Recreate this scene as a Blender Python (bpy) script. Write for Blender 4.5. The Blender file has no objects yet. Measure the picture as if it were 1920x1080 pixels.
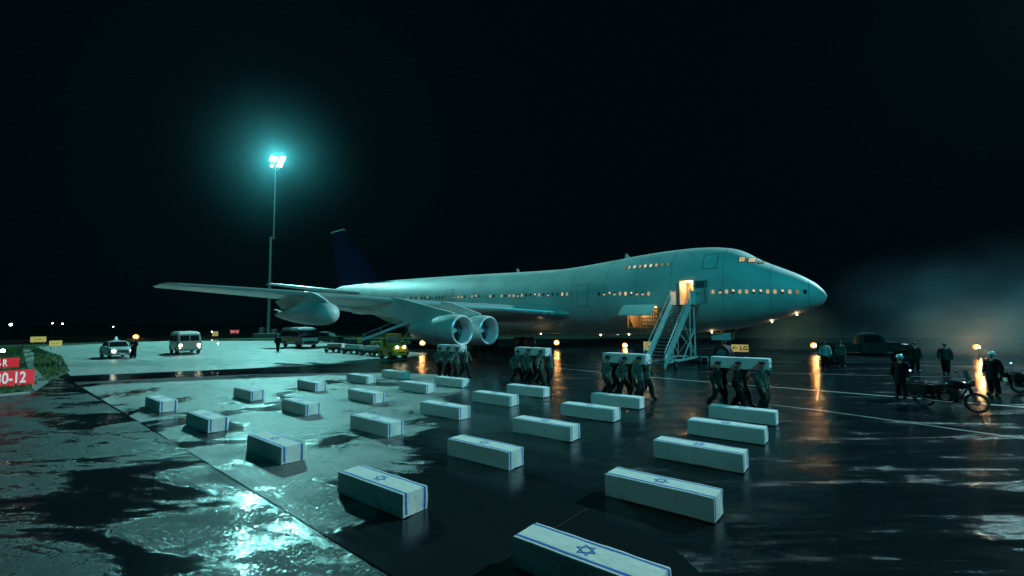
import bpy, bmesh, math, random
import numpy as np
from mathutils import Vector, Matrix
R = math.radians
PI = math.pi
random.seed(7)
rng = random.Random(11)

# ------------------------------------------------------------------ camera, world, lights, exposure
scn = bpy.context.scene
col = scn.collection
CAM_H = 3.45
cam_d = bpy.data.cameras.new('camera'); cam = bpy.data.objects.new('camera', cam_d); col.objects.link(cam)
cam_d.sensor_width = 36.0; cam_d.lens = 857.48/1920*36; cam_d.clip_end = 3000; cam_d.clip_start = .05
pitch, roll = R(3.8797), R(-.4465)
cp, sp, cr, sr = math.cos(pitch), math.sin(pitch), math.cos(roll), math.sin(roll)
rv = Vector((1, 0, 0)); fv = Vector((0, cp, sp)); uv = Vector((0, -sp, cp))
r2 = cr*rv + sr*uv; u2 = -sr*rv + cr*uv
cam.matrix_world = Matrix(((r2.x, u2.x, -fv.x, 0), (r2.y, u2.y, -fv.y, 0), (r2.z, u2.z, -fv.z, CAM_H), (0, 0, 0, 1)))
scn.camera = cam
scn.view_settings.view_transform = 'Standard'
scn.view_settings.look = 'None'
scn.view_settings.exposure = 0.0
scn.view_settings.gamma = 1.0
scn.view_settings.use_curve_mapping = False
scn.render.resolution_x = 1024; scn.render.resolution_y = 576

world = bpy.data.worlds.new('World'); scn.world = world; world.use_nodes = True
wn = world.node_tree.nodes; wl = world.node_tree.links
bg = wn['Background']
bg.inputs['Color'].default_value = (.04, .42, .85, 1)
bg.inputs['Strength'].default_value = .0018          # night sky

def lamp(name, kind, loc, power, color, target=None, size=.5, angle=60, blend=.6):
    ld = bpy.data.lights.new(name, kind); lo = bpy.data.objects.new(name, ld); col.objects.link(lo)
    lo.location = loc; ld.energy = power; ld.color = color
    if kind in ('POINT', 'SPOT'): ld.shadow_soft_size = size
    if kind == 'SPOT': ld.spot_size = R(angle); ld.spot_blend = blend
    if kind == 'SUN': ld.angle = R(size)
    if target is not None:
        lo.rotation_euler = (Vector(target)-Vector(loc)).to_track_quat('-Z', 'Y').to_euler()
    return lo

TEAL = (.30, .93, 1.0)
# floodlight mast in view (left), fixtures built further down
MAST = Vector((-50.5, 95.0, 0)); MAST_TOP = 37.2
lamp('mast_flood_light', 'SPOT', (MAST.x+1.2, MAST.y-.6, MAST_TOP+.3), 2.2e5, (.28, .97, .93), (-8, 22, 0), .7, 150, .3)
# floodlight masts of the apron standing off to the right and behind the camera
kd = Vector((math.cos(R(24))*math.cos(R(29)), math.sin(R(24))*math.cos(R(29)), math.sin(R(29))))
kt = Vector((0, 20, 0))
lamp('apron_flood_right', 'SPOT', kt+kd*150, 8.2e5, (.47, .92, 1.0), kt, .8, 36, .6)
lamp('apron_flood_behind', 'SPOT', (30, -32, 52), 7.6e4, (.03, .86, 1.0), (-4, 53, 7), .8, 54, .75)

# ------------------------------------------------------------------ materials
MATS = {}
def mat(name, color, rough=.5, metal=0., vary=.12, scale=6., bump=0., bscale=40., emit=None, estr=0., spec=.5, coat=0., trans=0., rvar=.08):
    if name in MATS: return MATS[name]
    m = bpy.data.materials.new(name); m.use_nodes = True
    nt = m.node_tree; N = nt.nodes; L = nt.links
    b = N['Principled BSDF']
    b.inputs['Roughness'].default_value = rough; b.inputs['Metallic'].default_value = metal
    b.inputs['Specular IOR Level'].default_value = spec
    b.inputs['Coat Weight'].default_value = coat
    b.inputs['Transmission Weight'].default_value = trans
    c = Vector(color[:3])
    if vary > 0:
        tc = N.new('ShaderNodeTexCoord'); no = N.new('ShaderNodeTexNoise'); no.inputs['Scale'].default_value = scale; no.inputs['Detail'].default_value = 5
        L.new(tc.outputs['Object'], no.inputs['Vector'])
        cr_ = N.new('ShaderNodeValToRGB'); cr_.color_ramp.elements[0].position = .3; cr_.color_ramp.elements[1].position = .7
        cr_.color_ramp.elements[0].color = (*(c*(1-vary)), 1); cr_.color_ramp.elements[1].color = (*(c*(1+vary)), 1)
        L.new(no.outputs['Fac'], cr_.inputs['Fac']); L.new(cr_.outputs['Color'], b.inputs['Base Color'])
        mr = N.new('ShaderNodeMapRange'); mr.inputs['To Min'].default_value = max(.02, rough-rvar); mr.inputs['To Max'].default_value = min(1, rough+rvar)
        L.new(no.outputs['Fac'], mr.inputs['Value']); L.new(mr.outputs['Result'], b.inputs['Roughness'])
    else: b.inputs['Base Color'].default_value = (*c, 1)
    if bump > 0:
        tc2 = N.new('ShaderNodeTexCoord'); n2 = N.new('ShaderNodeTexNoise'); n2.inputs['Scale'].default_value = bscale; n2.inputs['Detail'].default_value = 4
        bp = N.new('ShaderNodeBump'); bp.inputs['Strength'].default_value = bump; bp.inputs['Distance'].default_value = .02
        L.new(tc2.outputs['Object'], n2.inputs['Vector']); L.new(n2.outputs['Fac'], bp.inputs['Height']); L.new(bp.outputs['Normal'], b.inputs['Normal'])
    if emit:
        b.inputs['Emission Color'].default_value = (*emit, 1); b.inputs['Emission Strength'].default_value = estr
    MATS[name] = m; return m

# ------------------------------------------------------------------ object helpers
def tag(o, label=None, cat=None, group=None, kind=None):
    if label: o['label'] = label
    if cat: o['category'] = cat
    if group: o['group'] = group
    if kind: o['kind'] = kind
    return o
def thing(name, label, cat, loc=(0, 0, 0), rz=0., group=None, scale=1.):
    o = bpy.data.objects.new(name, None); col.objects.link(o); o.location = loc; o.rotation_euler = (0, 0, rz)
    o.scale = (scale,)*3; o.empty_display_size = .2
    return tag(o, label, cat, group)
def link(name, me, parent=None, loc=None, rot=None):
    o = bpy.data.objects.new(name, me); col.objects.link(o)
    if parent is not None: o.parent = parent
    if loc is not None: o.location = loc
    if rot is not None: o.rotation_euler = rot
    return o
def copy_tree(o, parent=None):
    c = o.copy(); col.objects.link(c)
    if parent is not None: c.parent = parent
    for ch in list(o.children): copy_tree(ch, c)
    return c

class MB:
    def __init__(s): s.v = []; s.f = []; s.m = []; s.mats = []
    def mi(s, m):
        if m not in s.mats: s.mats.append(m)
        return s.mats.index(m)
    def add(s, vs, fs, m):
        k = len(s.v); s.v += [tuple(v) for v in vs]; i = s.mi(m)
        for f in fs: s.f.append([k+j for j in f]); s.m.append(i)
    def box(s, c, d, m, rz=0, M=None):
        x, y, z = d[0]/2, d[1]/2, d[2]/2
        vs = [Vector((a, b, e)) for a in (-x, x) for b in (-y, y) for e in (-z, z)]
        if M is None: M = Matrix.Rotation(rz, 3, 'Z')
        vs = [M @ v + Vector(c) for v in vs]
        s.add(vs, [(0, 1, 3, 2), (4, 6, 7, 5), (0, 4, 5, 1), (2, 3, 7, 6), (0, 2, 6, 4), (1, 5, 7, 3)], m)
    def bar(s, a, b, w, h, m, up=(0, 0, 1)):
        a, b = Vector(a), Vector(b); d = b-a; L = d.length; d.normalize()
        up = Vector(up); side = d.cross(up)
        if side.length < 1e-4: side = d.cross(Vector((1, 0, 0)))
        side.normalize(); u = side.cross(d)
        s.box((a+b)/2, (L, w, h), m, M=Matrix((d, side, u)).transposed())
    def tube(s, pts, r, m, n=8, cap=True):
        pts = [Vector(p) for p in pts]; rs = r if isinstance(r, (list, tuple)) else [r]*len(pts)
        rings = []; prev = None
        for i, p in enumerate(pts):
            d = (pts[min(i+1, len(pts)-1)]-pts[max(i-1, 0)]).normalized()
            if prev is None:
                a = d.cross(Vector((0, 0, 1)));
                if a.length < 1e-3: a = d.cross(Vector((1, 0, 0)))
            else: a = prev - d*prev.dot(d)
            a.normalize(); prev = a; b = d.cross(a)
            rings.append([p+(a*math.cos(t)+b*math.sin(t))*rs[i] for t in [2*PI*k/n for k in range(n)]])
        vs = [v for q in rings for v in q]; fs = []
        for i in range(len(pts)-1):
            for k in range(n): fs.append((i*n+k, i*n+(k+1) % n, (i+1)*n+(k+1) % n, (i+1)*n+k))
        if cap: fs.append(tuple(range(n))[::-1]); fs.append(tuple((len(pts)-1)*n+k for k in range(n)))
        s.add(vs, fs, m)
    def lathe(s, prof, m, n=24, axis='Z', c=(0, 0, 0), cap=False):
        vs = []; fs = []
        for (r, h) in prof:
            for k in range(n):
                t = 2*PI*k/n; a, b = r*math.cos(t), r*math.sin(t)
                p = {'Z': (a, b, h), 'X': (h, a, b), 'Y': (a, h, b)}[axis]
                vs.append((p[0]+c[0], p[1]+c[1], p[2]+c[2]))
        for i in range(len(prof)-1):
            for k in range(n): fs.append((i*n+k, i*n+(k+1) % n, (i+1)*n+(k+1) % n, (i+1)*n+k))
        if cap: fs.append(tuple(range(n))); fs.append(tuple((len(prof)-1)*n+k for k in range(n)))
        s.add(vs, fs, m)
    def ball(s, c, r, m, n=12, sc=(1, 1, 1)):
        prof = []
        vs = []; fs = []; k2 = n//2
        for i in range(k2+1):
            ph = -PI/2+PI*i/k2
            for k in range(n):
                t = 2*PI*k/n; vs.append((c[0]+r*sc[0]*math.cos(ph)*math.cos(t), c[1]+r*sc[1]*math.cos(ph)*math.sin(t), c[2]+r*sc[2]*math.sin(ph)))
        for i in range(k2):
            for k in range(n): fs.append((i*n+k, i*n+(k+1) % n, (i+1)*n+(k+1) % n, (i+1)*n+k))
        s.add(vs, fs, m)
    def prism(s, prof, hw, m, axis='Y', y0=None):
        # prof: (x,z) polygon; hw: half width or function of z
        f = hw if callable(hw) else (lambda z: hw)
        n = len(prof)
        vs = [(x, -f(z), z) for x, z in prof]+[(x, f(z), z) for x, z in prof]
        fs = [tuple(range(n)), tuple(range(2*n-1, n-1, -1))]
        for i in range(n): j = (i+1) % n; fs.append((i, i+n, j+n, j))
        s.add(vs, fs, m)
    def mesh(s, name, smooth=False, bevel=0., seg=2, weld=True):
        me = bpy.data.meshes.new(name); me.from_pydata(s.v, [], s.f)
        for m in s.mats: me.materials.append(m)
        me.polygons.foreach_set('material_index', s.m)
        bm = bmesh.new(); bm.from_mesh(me)
        if weld: bmesh.ops.remove_doubles(bm, verts=bm.verts, dist=1e-5)
        bmesh.ops.recalc_face_normals(bm, faces=bm.faces)
        if bevel > 0:
            es = [e for e in bm.edges if e.is_manifold and e.calc_face_angle(0) > .5]
            bmesh.ops.bevel(bm, geom=es, offset=bevel, segments=seg, affect='EDGES', clamp_overlap=True)
        bm.to_mesh(me); bm.free()
        if smooth:
            me.shade_smooth() if hasattr(me, 'shade_smooth') else me.polygons.foreach_set('use_smooth', [True]*len(me.polygons))
            if smooth != 'all': me.set_sharp_from_angle(angle=R(38))
        return me
    def build(s, name, parent=None, loc=None, rot=None, **k):
        return link(name, s.mesh(name, **k), parent, loc, rot)

def part(name, parent, fn, m=None, loc=None, rot=None, **k):
    mb = MB(); fn(mb); return mb.build(name, parent, loc, rot, **k)
def wheel_mesh(r, w, tyre, hub):
    a = MB(); a.lathe([(r*.62, -w/2), (r*.9, -w/2), (r, -w*.3), (r, w*.3), (r*.9, w/2), (r*.62, w/2), (r*.62, -w/2)], tyre, 24, 'Y')
    b = MB(); b.lathe([(.001, -w*.42), (r*.3, -w*.42), (r*.6, -w*.3), (r*.62, -w*.45), (r*.62, w*.45), (r*.6, w*.3), (r*.3, w*.42), (.001, w*.42)], hub, 18, 'Y')
    return a.mesh('tyre', smooth=True), b.mesh('rim', smooth=True)
def add_wheel(parent, me2, loc, name='wheel', rot=None):
    w = link(name, me2[0], parent, loc, rot); link('rim', me2[1], w); return w

# common materials
m_rubber = mat('rubber', (.02, .02, .021), .75)
m_dark = mat('dark_metal', (.03, .032, .035), .45, .6)
m_chrome = mat('chrome', (.62, .64, .66), .16, 1.)
m_glass = mat('dark_glass', (.012, .016, .02), .06, 0, 0)
m_black = mat('black_void', (.008, .008, .01), .8, 0, 0)
m_head = mat('headlamp', (.9, .9, .85), .2, 0, 0, emit=(1., .93, .72), estr=14)
m_amber = mat('amber_bulb', (.9, .6, .3), .2, 0, 0, emit=(1., .50, .14), estr=22)
m_white_l = mat('white_bulb', (.9, .9, .9), .2, 0, 0, emit=(.85, 1., .98), estr=30)
m_red_l = mat('red_lens', (.6, .02, .02), .3, 0, 0, emit=(1, .05, .06), estr=3)
m_galv = mat('galvanised_steel', (.35, .36, .37), .45, .7)

# ================================================================== SETTING
def ground_material(name, kind):
    m = bpy.data.materials.new(name); m.use_nodes = True
    nt = m.node_tree; N = nt.nodes; L = nt.links; b = N['Principled BSDF']
    def nd(t, **k):
        n = N.new(t)
        for a, v in k.items(): n.inputs[a].default_value = v
        return n
    geo = N.new('ShaderNodeNewGeometry')
    def noise(scale, detail=5, rough=.6, dist=0., sx=1., sy=1., rz=0., off=(0, 0, 0)):
        mp = N.new('ShaderNodeMapping'); mp.inputs['Scale'].default_value = (sx, sy, 1); mp.inputs['Rotation'].default_value = (0, 0, rz); mp.inputs['Location'].default_value = off
        L.new(geo.outputs['Position'], mp.inputs['Vector'])
        n = nd('ShaderNodeTexNoise', Scale=scale, Detail=detail, Roughness=rough, Distortion=dist); L.new(mp.outputs['Vector'], n.inputs['Vector']); return n.outputs['Fac']
    def ramp(src, a, bb, lo=0., hi=1.):
        r = nd('ShaderNodeMapRange'); r.interpolation_type = 'SMOOTHSTEP'
        r.inputs['From Min'].default_value = a; r.inputs['From Max'].default_value = bb; r.inputs['To Min'].default_value = lo; r.inputs['To Max'].default_value = hi
        L.new(src, r.inputs['Value']); return r.outputs['Result']
    def math_(op, a, c):
        n = N.new('ShaderNodeMath'); n.operation = op
        for i, x in enumerate((a, c)):
            if isinstance(x, (int, float)): n.inputs[i].default_value = x
            else: L.new(x, n.inputs[i])
        n.use_clamp = True if op in ('MULTIPLY',) else False
        return n.outputs[0]
    def mixc(f, c1, c2):
        n = N.new('ShaderNodeMix'); n.data_type = 'RGBA'
        if isinstance(f, float): n.inputs[0].default_value = f
        else: L.new(f, n.inputs[0])
        for i, c in ((6, c1), (7, c2)):
            if isinstance(c, tuple): n.inputs[i].default_value = (*c, 1)
            else: L.new(c, n.inputs[i])
        return n.outputs[2]
    big = noise(.21, 6, .62, 1.2, 1., 1., .6)
    mid = noise(.9, 6, .65, .6, 1., 1.6, .5)
    fine = noise(17, 5, .85)
    grain = noise(34, 4, .75)
    mott = noise(5, 5, .7, .3)
    sep = N.new('ShaderNodeSeparateXYZ'); L.new(geo.outputs['Position'], sep.inputs[0])
    # wetness: pools of standing water get denser towards the right and towards the camera on the left
    if kind == 'concrete':
        pool = math_('ADD', math_('ADD', big, math_('MULTIPLY', math_('SUBTRACT', mid, .5), .42)), math_('ADD', math_('MULTIPLY', math_('SUBTRACT', mott, .5), .16), math_('MULTIPLY', math_('SUBTRACT', fine, .5), .75)))
        # side: distance to the right of the line through (-9,33) and (-1,7)
        side = math_('ADD', sep.outputs['X'], math_('MULTIPLY', sep.outputs['Y'], .04))  # grows to the right
        grow = ramp(side, -3.6, .4, -.03, .30)
        left = math_('MULTIPLY', ramp(sep.outputs['Y'], 24., 14., 0., .01), 1.)
        far = ramp(sep.outputs['Y'], 24., 34., 0., -.16)
        pool = math_('ADD', math_('ADD', math_('ADD', pool, grow), left), far)
        w = ramp(pool, .522, .60)
        damp = ramp(pool, .40, .60)
        dry = mixc(ramp(fine, .40, .60), (.15, .155, .145), (.42, .42, .40))
        vor = N.new('ShaderNodeTexVoronoi'); vor.feature = 'DISTANCE_TO_EDGE'; vor.inputs['Scale'].default_value = .32
        wv = N.new('ShaderNodeVectorMath'); wv.operation = 'MULTIPLY_ADD'; nn = nd('ShaderNodeTexNoise', Scale=1.3, Detail=6); L.new(geo.outputs['Position'], nn.inputs['Vector']); L.new(nn.outputs['Color'], wv.inputs[0]); wv.inputs[1].default_value = (.9, .9, 0); L.new(geo.outputs['Position'], wv.inputs[2]); L.new(wv.outputs[0], vor.inputs['Vector'])
        crack = ramp(vor.outputs['Distance'], .010, .003)
        dry = mixc(crack, dry, (.03, .03, .03))
        dry = mixc(ramp(mid, .35, .7), dry, (.22, .225, .21))
        c = mixc(damp, dry, mixc(ramp(fine, .42, .58), (.09, .10, .095), (.29, .305, .29))); c = mixc(w, c, (.012, .018, .020))
        rg = ramp(fine, .40, .60, .34, .60)
        rw = ramp(mid, .3, .7, .05, .15)
        bs = .9
    elif kind == 'asphalt':
        streak = noise(.55, 7, .70, .6, .28, 1.7, -.25)
        pool = math_('ADD', math_('ADD', math_('MULTIPLY', streak, .75), math_('MULTIPLY', mid, .25)), math_('MULTIPLY', math_('SUBTRACT', fine, .5), .6))
        w = ramp(pool, .30, .54)
        c = mixc(ramp(fine, .40, .60), (.012, .020, .023), (.050, .070, .074)); c = mixc(w, c, (.008, .013, .015))
        rg = ramp(fine, .40, .60, .26, .50); rw = ramp(mid, .3, .7, .07, .17)
        bs = .9
    elif kind == 'shoulder':
        streak = noise(.24, 7, .68, .9, .6, 1.6, .15)
        pool = math_('ADD', math_('MULTIPLY', streak, .75), math_('MULTIPLY', mid, .25))
        pool = math_('ADD', pool, math_('ADD', math_('MULTIPLY', math_('SUBTRACT', mott, .5), .14), math_('MULTIPLY', math_('SUBTRACT', fine, .5), .75)))
        w = ramp(pool, .435, .57)
        c = mixc(ramp(fine, .40, .60), (.014, .022, .023), (.060, .078, .079)); c = mixc(w, c, (.008, .013, .015))
        rg = ramp(fine, .3, .7, .55, .72); rw = ramp(mid, .3, .7, .05, .14)
        bs = .95
    L.new(c, b.inputs['Base Color'])
    rr = N.new('ShaderNodeMix'); rr.data_type = 'FLOAT'; L.new(w, rr.inputs[0]); L.new(rg, rr.inputs[2]); L.new(rw, rr.inputs[3])
    L.new(rr.outputs[0], b.inputs['Roughness'])
    b.inputs['IOR'].default_value = 1.45; b.inputs['Specular IOR Level'].default_value = .55 if kind == 'concrete' else (.22 if kind == 'asphalt' else .21)
    inv = math_('SUBTRACT', 1., math_('MULTIPLY', w, .94))
    h = math_('ADD', math_('MULTIPLY', fine, .45), math_('MULTIPLY', grain, .55))
    bp = N.new('ShaderNodeBump'); bp.inputs['Distance'].default_value = .09
    L.new(math_('MULTIPLY', inv, bs), bp.inputs['Strength']); L.new(h, bp.inputs['Height'])
    rip = noise(2.2, 3, .5, .4, .5, 1.6)
    bp2 = N.new('ShaderNodeBump'); bp2.inputs['Distance'].default_value = .02; bp2.inputs['Strength'].default_value = .10
    L.new(rip, bp2.inputs['Height']); L.new(bp.outputs['Normal'], bp2.inputs['Normal'])
    L.new(bp2.outputs['Normal'], b.inputs['Normal'])
    return m

m_conc = ground_material('wet_concrete', 'concrete')
m_asph = ground_material('wet_asphalt', 'asphalt')
m_shou = ground_material('wet_shoulder_asphalt', 'shoulder')
m_turf = mat('dark_turf_soil', (.02, .035, .014), .9, vary=.4, scale=.4, bump=.6, bscale=3)
m_paint = mat('worn_white_paint', (.5, .5, .47), .4, vary=.35, scale=3, bump=.2)
m_joint = mat('joint_filler', (.02, .02, .02), .5)

def poly_obj(name, pts, z, m, kind='structure', thick=0., parent=None, seg=None):
    mb = MB(); n = len(pts)
    if thick > 0:
        vs = [(x, y, z) for x, y in pts]+[(x, y, z-thick) for x, y in pts]
        fs = [tuple(range(n))]+[(i, i+n, (i+1) % n+n, (i+1) % n) for i in range(n)]
    else: vs = [(x, y, z) for x, y in pts]; fs = [tuple(range(n))]
    mb.add(vs, fs, m); o = mb.build(name, parent)
    if o.data.polygons[0].normal.z < 0: o.data.flip_normals()
    if kind and parent is None: o['kind'] = kind
    return o

poly_obj('ground', [(-600, -60), (600, -60), (600, 600), (-600, 600)], -.03, m_turf)
# asphalt apron: everything right of and behind the concrete, as one sheet
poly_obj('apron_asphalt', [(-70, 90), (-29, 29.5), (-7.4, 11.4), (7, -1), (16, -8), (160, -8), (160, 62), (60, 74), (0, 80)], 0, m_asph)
# left shoulder / taxiway asphalt
poly_obj('taxiway_shoulder', [(-60, -8), (16, -8.02), (7, -1.02), (-7.4, 11.38), (-25.2, 26.6), (-28.4, 28.6), (-23.7, 22.9), (-27.5, 16.0), (-60, 3)], -.004, m_shou)
# pale concrete: slabs with joints, far field and near field either side of a dark asphalt strip, wing shadow included in its shape
def clip(poly, n, d):
    out = []
    for i in range(len(poly)):
        p, q = poly[i], poly[(i+1) % len(poly)]
        a = p[0]*n[0]+p[1]*n[1]-d; b_ = q[0]*n[0]+q[1]*n[1]-d
        if a <= 0: out.append(p)
        if a*b_ < 0:
            t = a/(a-b_); out.append((p[0]+(q[0]-p[0])*t, p[1]+(q[1]-p[1])*t))
    return out
def slabs(name, outline, u, su, sv, seed):
    v = (-u[1], u[0]); g = .011
    base = poly_obj(name, outline, .002, m_joint)
    us = [p[0]*u[0]+p[1]*u[1] for p in outline]; vs_ = [p[0]*v[0]+p[1]*v[1] for p in outline]
    a = min(us)
    r_ = random.Random(seed)
    while a < max(us):
        b_ = min(vs_)
        while b_ < max(vs_):
            P = outline
            P = clip(P, u, a+su-g); P = clip(P, (-u[0], -u[1]), -(a+g)) if len(P) > 2 else P
            P = clip(P, v, b_+sv-g) if len(P) > 2 else P
            P = clip(P, (-v[0], -v[1]), -(b_+g)) if len(P) > 2 else P
            if len(P) > 2:
                poly_obj('concrete_slab', P, .012+r_.uniform(-.002, .002), m_conc, None, .01, base)
            b_ += sv
        a += su
    return base
un = Vector((7.4-25.2, 0)).to_2d() if False else None
dl = Vector((-25.3+7.8, 26.8-11.6)); dl.normalize()            # along the left edge of the concrete
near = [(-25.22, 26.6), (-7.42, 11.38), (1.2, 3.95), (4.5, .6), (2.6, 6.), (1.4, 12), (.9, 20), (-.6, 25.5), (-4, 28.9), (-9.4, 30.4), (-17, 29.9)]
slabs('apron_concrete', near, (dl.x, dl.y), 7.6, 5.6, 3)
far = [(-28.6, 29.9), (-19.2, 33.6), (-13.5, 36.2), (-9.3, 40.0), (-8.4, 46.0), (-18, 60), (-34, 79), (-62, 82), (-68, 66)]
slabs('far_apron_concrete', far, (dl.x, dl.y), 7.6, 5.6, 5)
# painted taxi lines on the asphalt
def line(pts, w, m=m_paint, name='painted_line'):
    mb = MB(); P = [Vector((*p, 0)) for p in pts]; vs = []; fs = []
    for i, p in enumerate(P):
        d = (P[min(i+1, len(P)-1)]-P[max(i-1, 0)]).normalized(); n = Vector((-d.y, d.x, 0))*w/2
        vs += [p+n+Vector((0, 0, .006)), p-n+Vector((0, 0, .006))]
    for i in range(len(P)-1): fs.append((2*i, 2*i+1, 2*i+3, 2*i+2))
    mb.add(vs, fs, m); o = mb.build(name); o['kind'] = 'structure'
    if o.data.polygons[0].normal.z < 0: o.data.flip_normals()
m_paint2 = mat('faded_paint', (.22, .22, .21), .35, vary=.5, scale=2.5)
line([(-6, 43), (-2.6, 40.7), (3.55, 34.57), (9.0, 30.5), (16.94, 28.3), (24, 26.0)], .12, m_paint2)
line([(2.0, 33.5), (7.5, 27.5), (11.5, 23.8), (13.4, 22.43), (16.51, 19.72), (21, 15.8)], .13)
line([(10.0, 18.4), (11.34, 17.09), (14.15, 13.2), (19, 7.5)], .14, m_paint2)
line([(20, 36), (33, 30), (46, 25)], .12, m_paint2)

# grass verge at the left edge with the taxiway signs
def grass(name, pts, n, seed, h0=.05, h1=.22):
    m = mat('grass_blades', (.06, .115, .028), .8, vary=.5, scale=1.1)
    r_ = random.Random(seed); mb = MB(); mi = mb.mi(m)
    from mathutils.geometry import intersect_point_tri_2d
    cx = [p[0] for p in pts]; cy = [p[1] for p in pts]
    def inside(x, y):
        c = False; j = len(pts)-1
        for i in range(len(pts)):
            xi, yi = pts[i]; xj, yj = pts[j]
            if (yi > y) != (yj > y) and x < (xj-xi)*(y-yi)/(yj-yi)+xi: c = not c
            j = i
        return c
    def inpath(x, y):
        c = False; j = len(path_poly)-1
        for i in range(len(path_poly)):
            xi, yi = path_poly[i]; xj, yj = path_poly[j]
            if (yi > y) != (yj > y) and x < (xj-xi)*(y-yi)/(yj-yi)+xi: c = not c
            j = i
        return c
    V = []; F = []
    k = 0
    while k < n:
        x, y = r_.uniform(min(cx), max(cx)), r_.uniform(min(cy), max(cy))
        nz_ = .55*math.sin(x*2.1+y*1.3)+.45*math.sin(x*.9-y*3.1)+r_.uniform(-.5, .5)
        if not inside(x, y) or x < -72 or (inpath(x, y) and nz_ < .62): continue
        a = r_.uniform(0, PI); h = r_.uniform(h0, h1); w = r_.uniform(.02, .045); lx, ly = r_.uniform(-.06, .06), r_.uniform(-.06, .06)
        b0 = len(V); V += [(x-w*math.cos(a), y-w*math.sin(a), .0), (x+w*math.cos(a), y+w*math.sin(a), .0), (x+lx, y+ly, h)]; F.append((b0, b0+1, b0+2)); k += 1
    mb.v = V; mb.f = F; mb.m = [mi]*len(F)
    o = mb.build(name, weld=False); tag(o, 'short wet green grass around the red taxiway signs', 'grass', kind='stuff'); return o
g_poly = [(-23.9, 22.6), (-27.6, 16.1), (-60, 3.2), (-84, 60), (-70, 67), (-45.5, 46.5), (-31, 32.3), (-29, 29.0)]
poly_obj('grass_verge', g_poly, -.008, mat('verge_soil', (.035, .055, .024), .9, vary=.5, scale=1.6, bump=.5, bscale=6))
# worn gravelly track through the verge
path_poly = [(-23.3, 23.2), (-23.73, 23.05), (-26.0, 25.0), (-29.11, 28.05), (-37.09, 35.29), (-53.11, 50.01), (-66, 62), (-65, 62), (-52.5, 50.6), (-38.66, 37.2), (-30.48, 29.96), (-26.5, 26.5)]
poly_obj('verge_path', [(-23.3, 23.2), (-23.73, 23.05), (-26.0, 25.0), (-29.11, 28.05), (-37.09, 35.29), (-53.11, 50.01), (-66, 62), (-65, 62), (-52.5, 50.6), (-38.66, 37.2), (-30.48, 29.96), (-26.5, 26.5)], -.006, mat('wet_gravel', (.20, .21, .20), .45, vary=.35, scale=3, bump=.9, bscale=30))
grass('grass', g_poly, 90000, 4)
# pale kerb along the near edge of the verge
kb = MB()
kp = [(-23.75, 22.75), (-25.7, 19.3), (-27.55, 15.95), (-38, 11.8), (-60, 3.1)]
for i in range(len(kp)-1):
    kb.bar((*kp[i], .03), (*kp[i+1], .03), .18, .10, mat('pale_kerb', (.42, .38, .35), .6))
kb.build('kerb')['kind'] = 'structure'

# ================================================================== MAST
m_lampface = mat('flood_lens', (.9, .9, .9), .3, 0, 0, emit=(.86, 1., .92), estr=160)
t = thing('floodlight_mast', 'tall slim floodlight mast with blazing white lamps behind the left wing', 'light mast', MAST)
part('pole', t, lambda b: b.tube([(0, 0, .9), (0, 0, 21.0)], [.36, .30], m_galv, 10), smooth=True)
part('upper_pole', t, lambda b: b.tube([(.55, 0, 20.6), (.55, 0, MAST_TOP-1.0)], [.15, .12], m_galv, 8), smooth=True)
part('joint_bracket', t, lambda b: b.box((.28, 0, 20.8), (1.0, .4, .45), m_galv))
part('base', t, lambda b: (b.box((0, 0, .45), (4.6, 3.2, .9), mat('mast_base', (.2, .2, .19), .7)), b.box((-1.3, 0, 1.5), (.8, .8, 1.3), m_galv), b.box((1.3, 0, 1.3), (.9, .8, .9), m_galv)), bevel=.04)
part('crossarm', t, lambda b: (b.box((1.0, 0, MAST_TOP-.9), (2.6, .2, .2), m_galv), b.bar((.55, 0, MAST_TOP-2.2), (2.0, 0, MAST_TOP-.9), .12, .12, m_galv)))
for (x, z, w, h, ry) in ((.25, .25, 1.1, 1.15, .2), (2.0, -.35, .95, 2.6, .12), (.1, -1.2, .35, .5, .2)):
    hd = part('lamp_head', t, lambda b: b.box((0, 0, 0), (w+.14, .5, h+.14), m_dark), loc=(x, -.35, MAST_TOP+z), rot=(R(-22), ry, 0), bevel=.05)
    part('lamp_lens', hd, lambda b: b.box((0, -.27, 0), (w, .05, h), m_lampface), bevel=.02)

# ================================================================== AIRLINER
NX, NY, SC, PA = 22.713, 32.963, .9673, R(180-38.992)
m_skin = mat('painted_fuselage', (.55, .62, .60), .52, vary=.15, scale=.45, bump=.07, bscale=2.2, rvar=.1)
m_wing = mat('wing_metal', (.55, .57, .57), .34, .35, vary=.10, scale=1.4)
m_bare = mat('polished_lip', (.75, .77, .78), .2, .9)
m_fin = mat('navy_fin', (.006, .014, .06), .35, vary=.15, scale=.6)
m_warmwall = mat('cabin_lining', (.62, .50, .34), .6, vary=.05)
m_cargo = mat('cargo_lining', (.55, .42, .25), .7, vary=.1, scale=3)
m_seam = mat('panel_seam', (.10, .12, .12), .6)
m_pane = [mat('pane_lit', (.5, .4, .3), .3, 0, 0, emit=(1., .55, .24), estr=.5), mat('pane_bright', (.5, .4, .3), .3, 0, 0, emit=(1., .66, .36), estr=.85),
          mat('pane_dim', (.3, .2, .12), .3, 0, 0, emit=(1., .5, .22), estr=.2), mat('pane_dark', (.02, .03, .035), .15, 0, 0)]
m_lining = mat('overhead_lamp', (.9, .8, .6), .5, 0, 0, emit=(1., .66, .34), estr=5)

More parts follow.
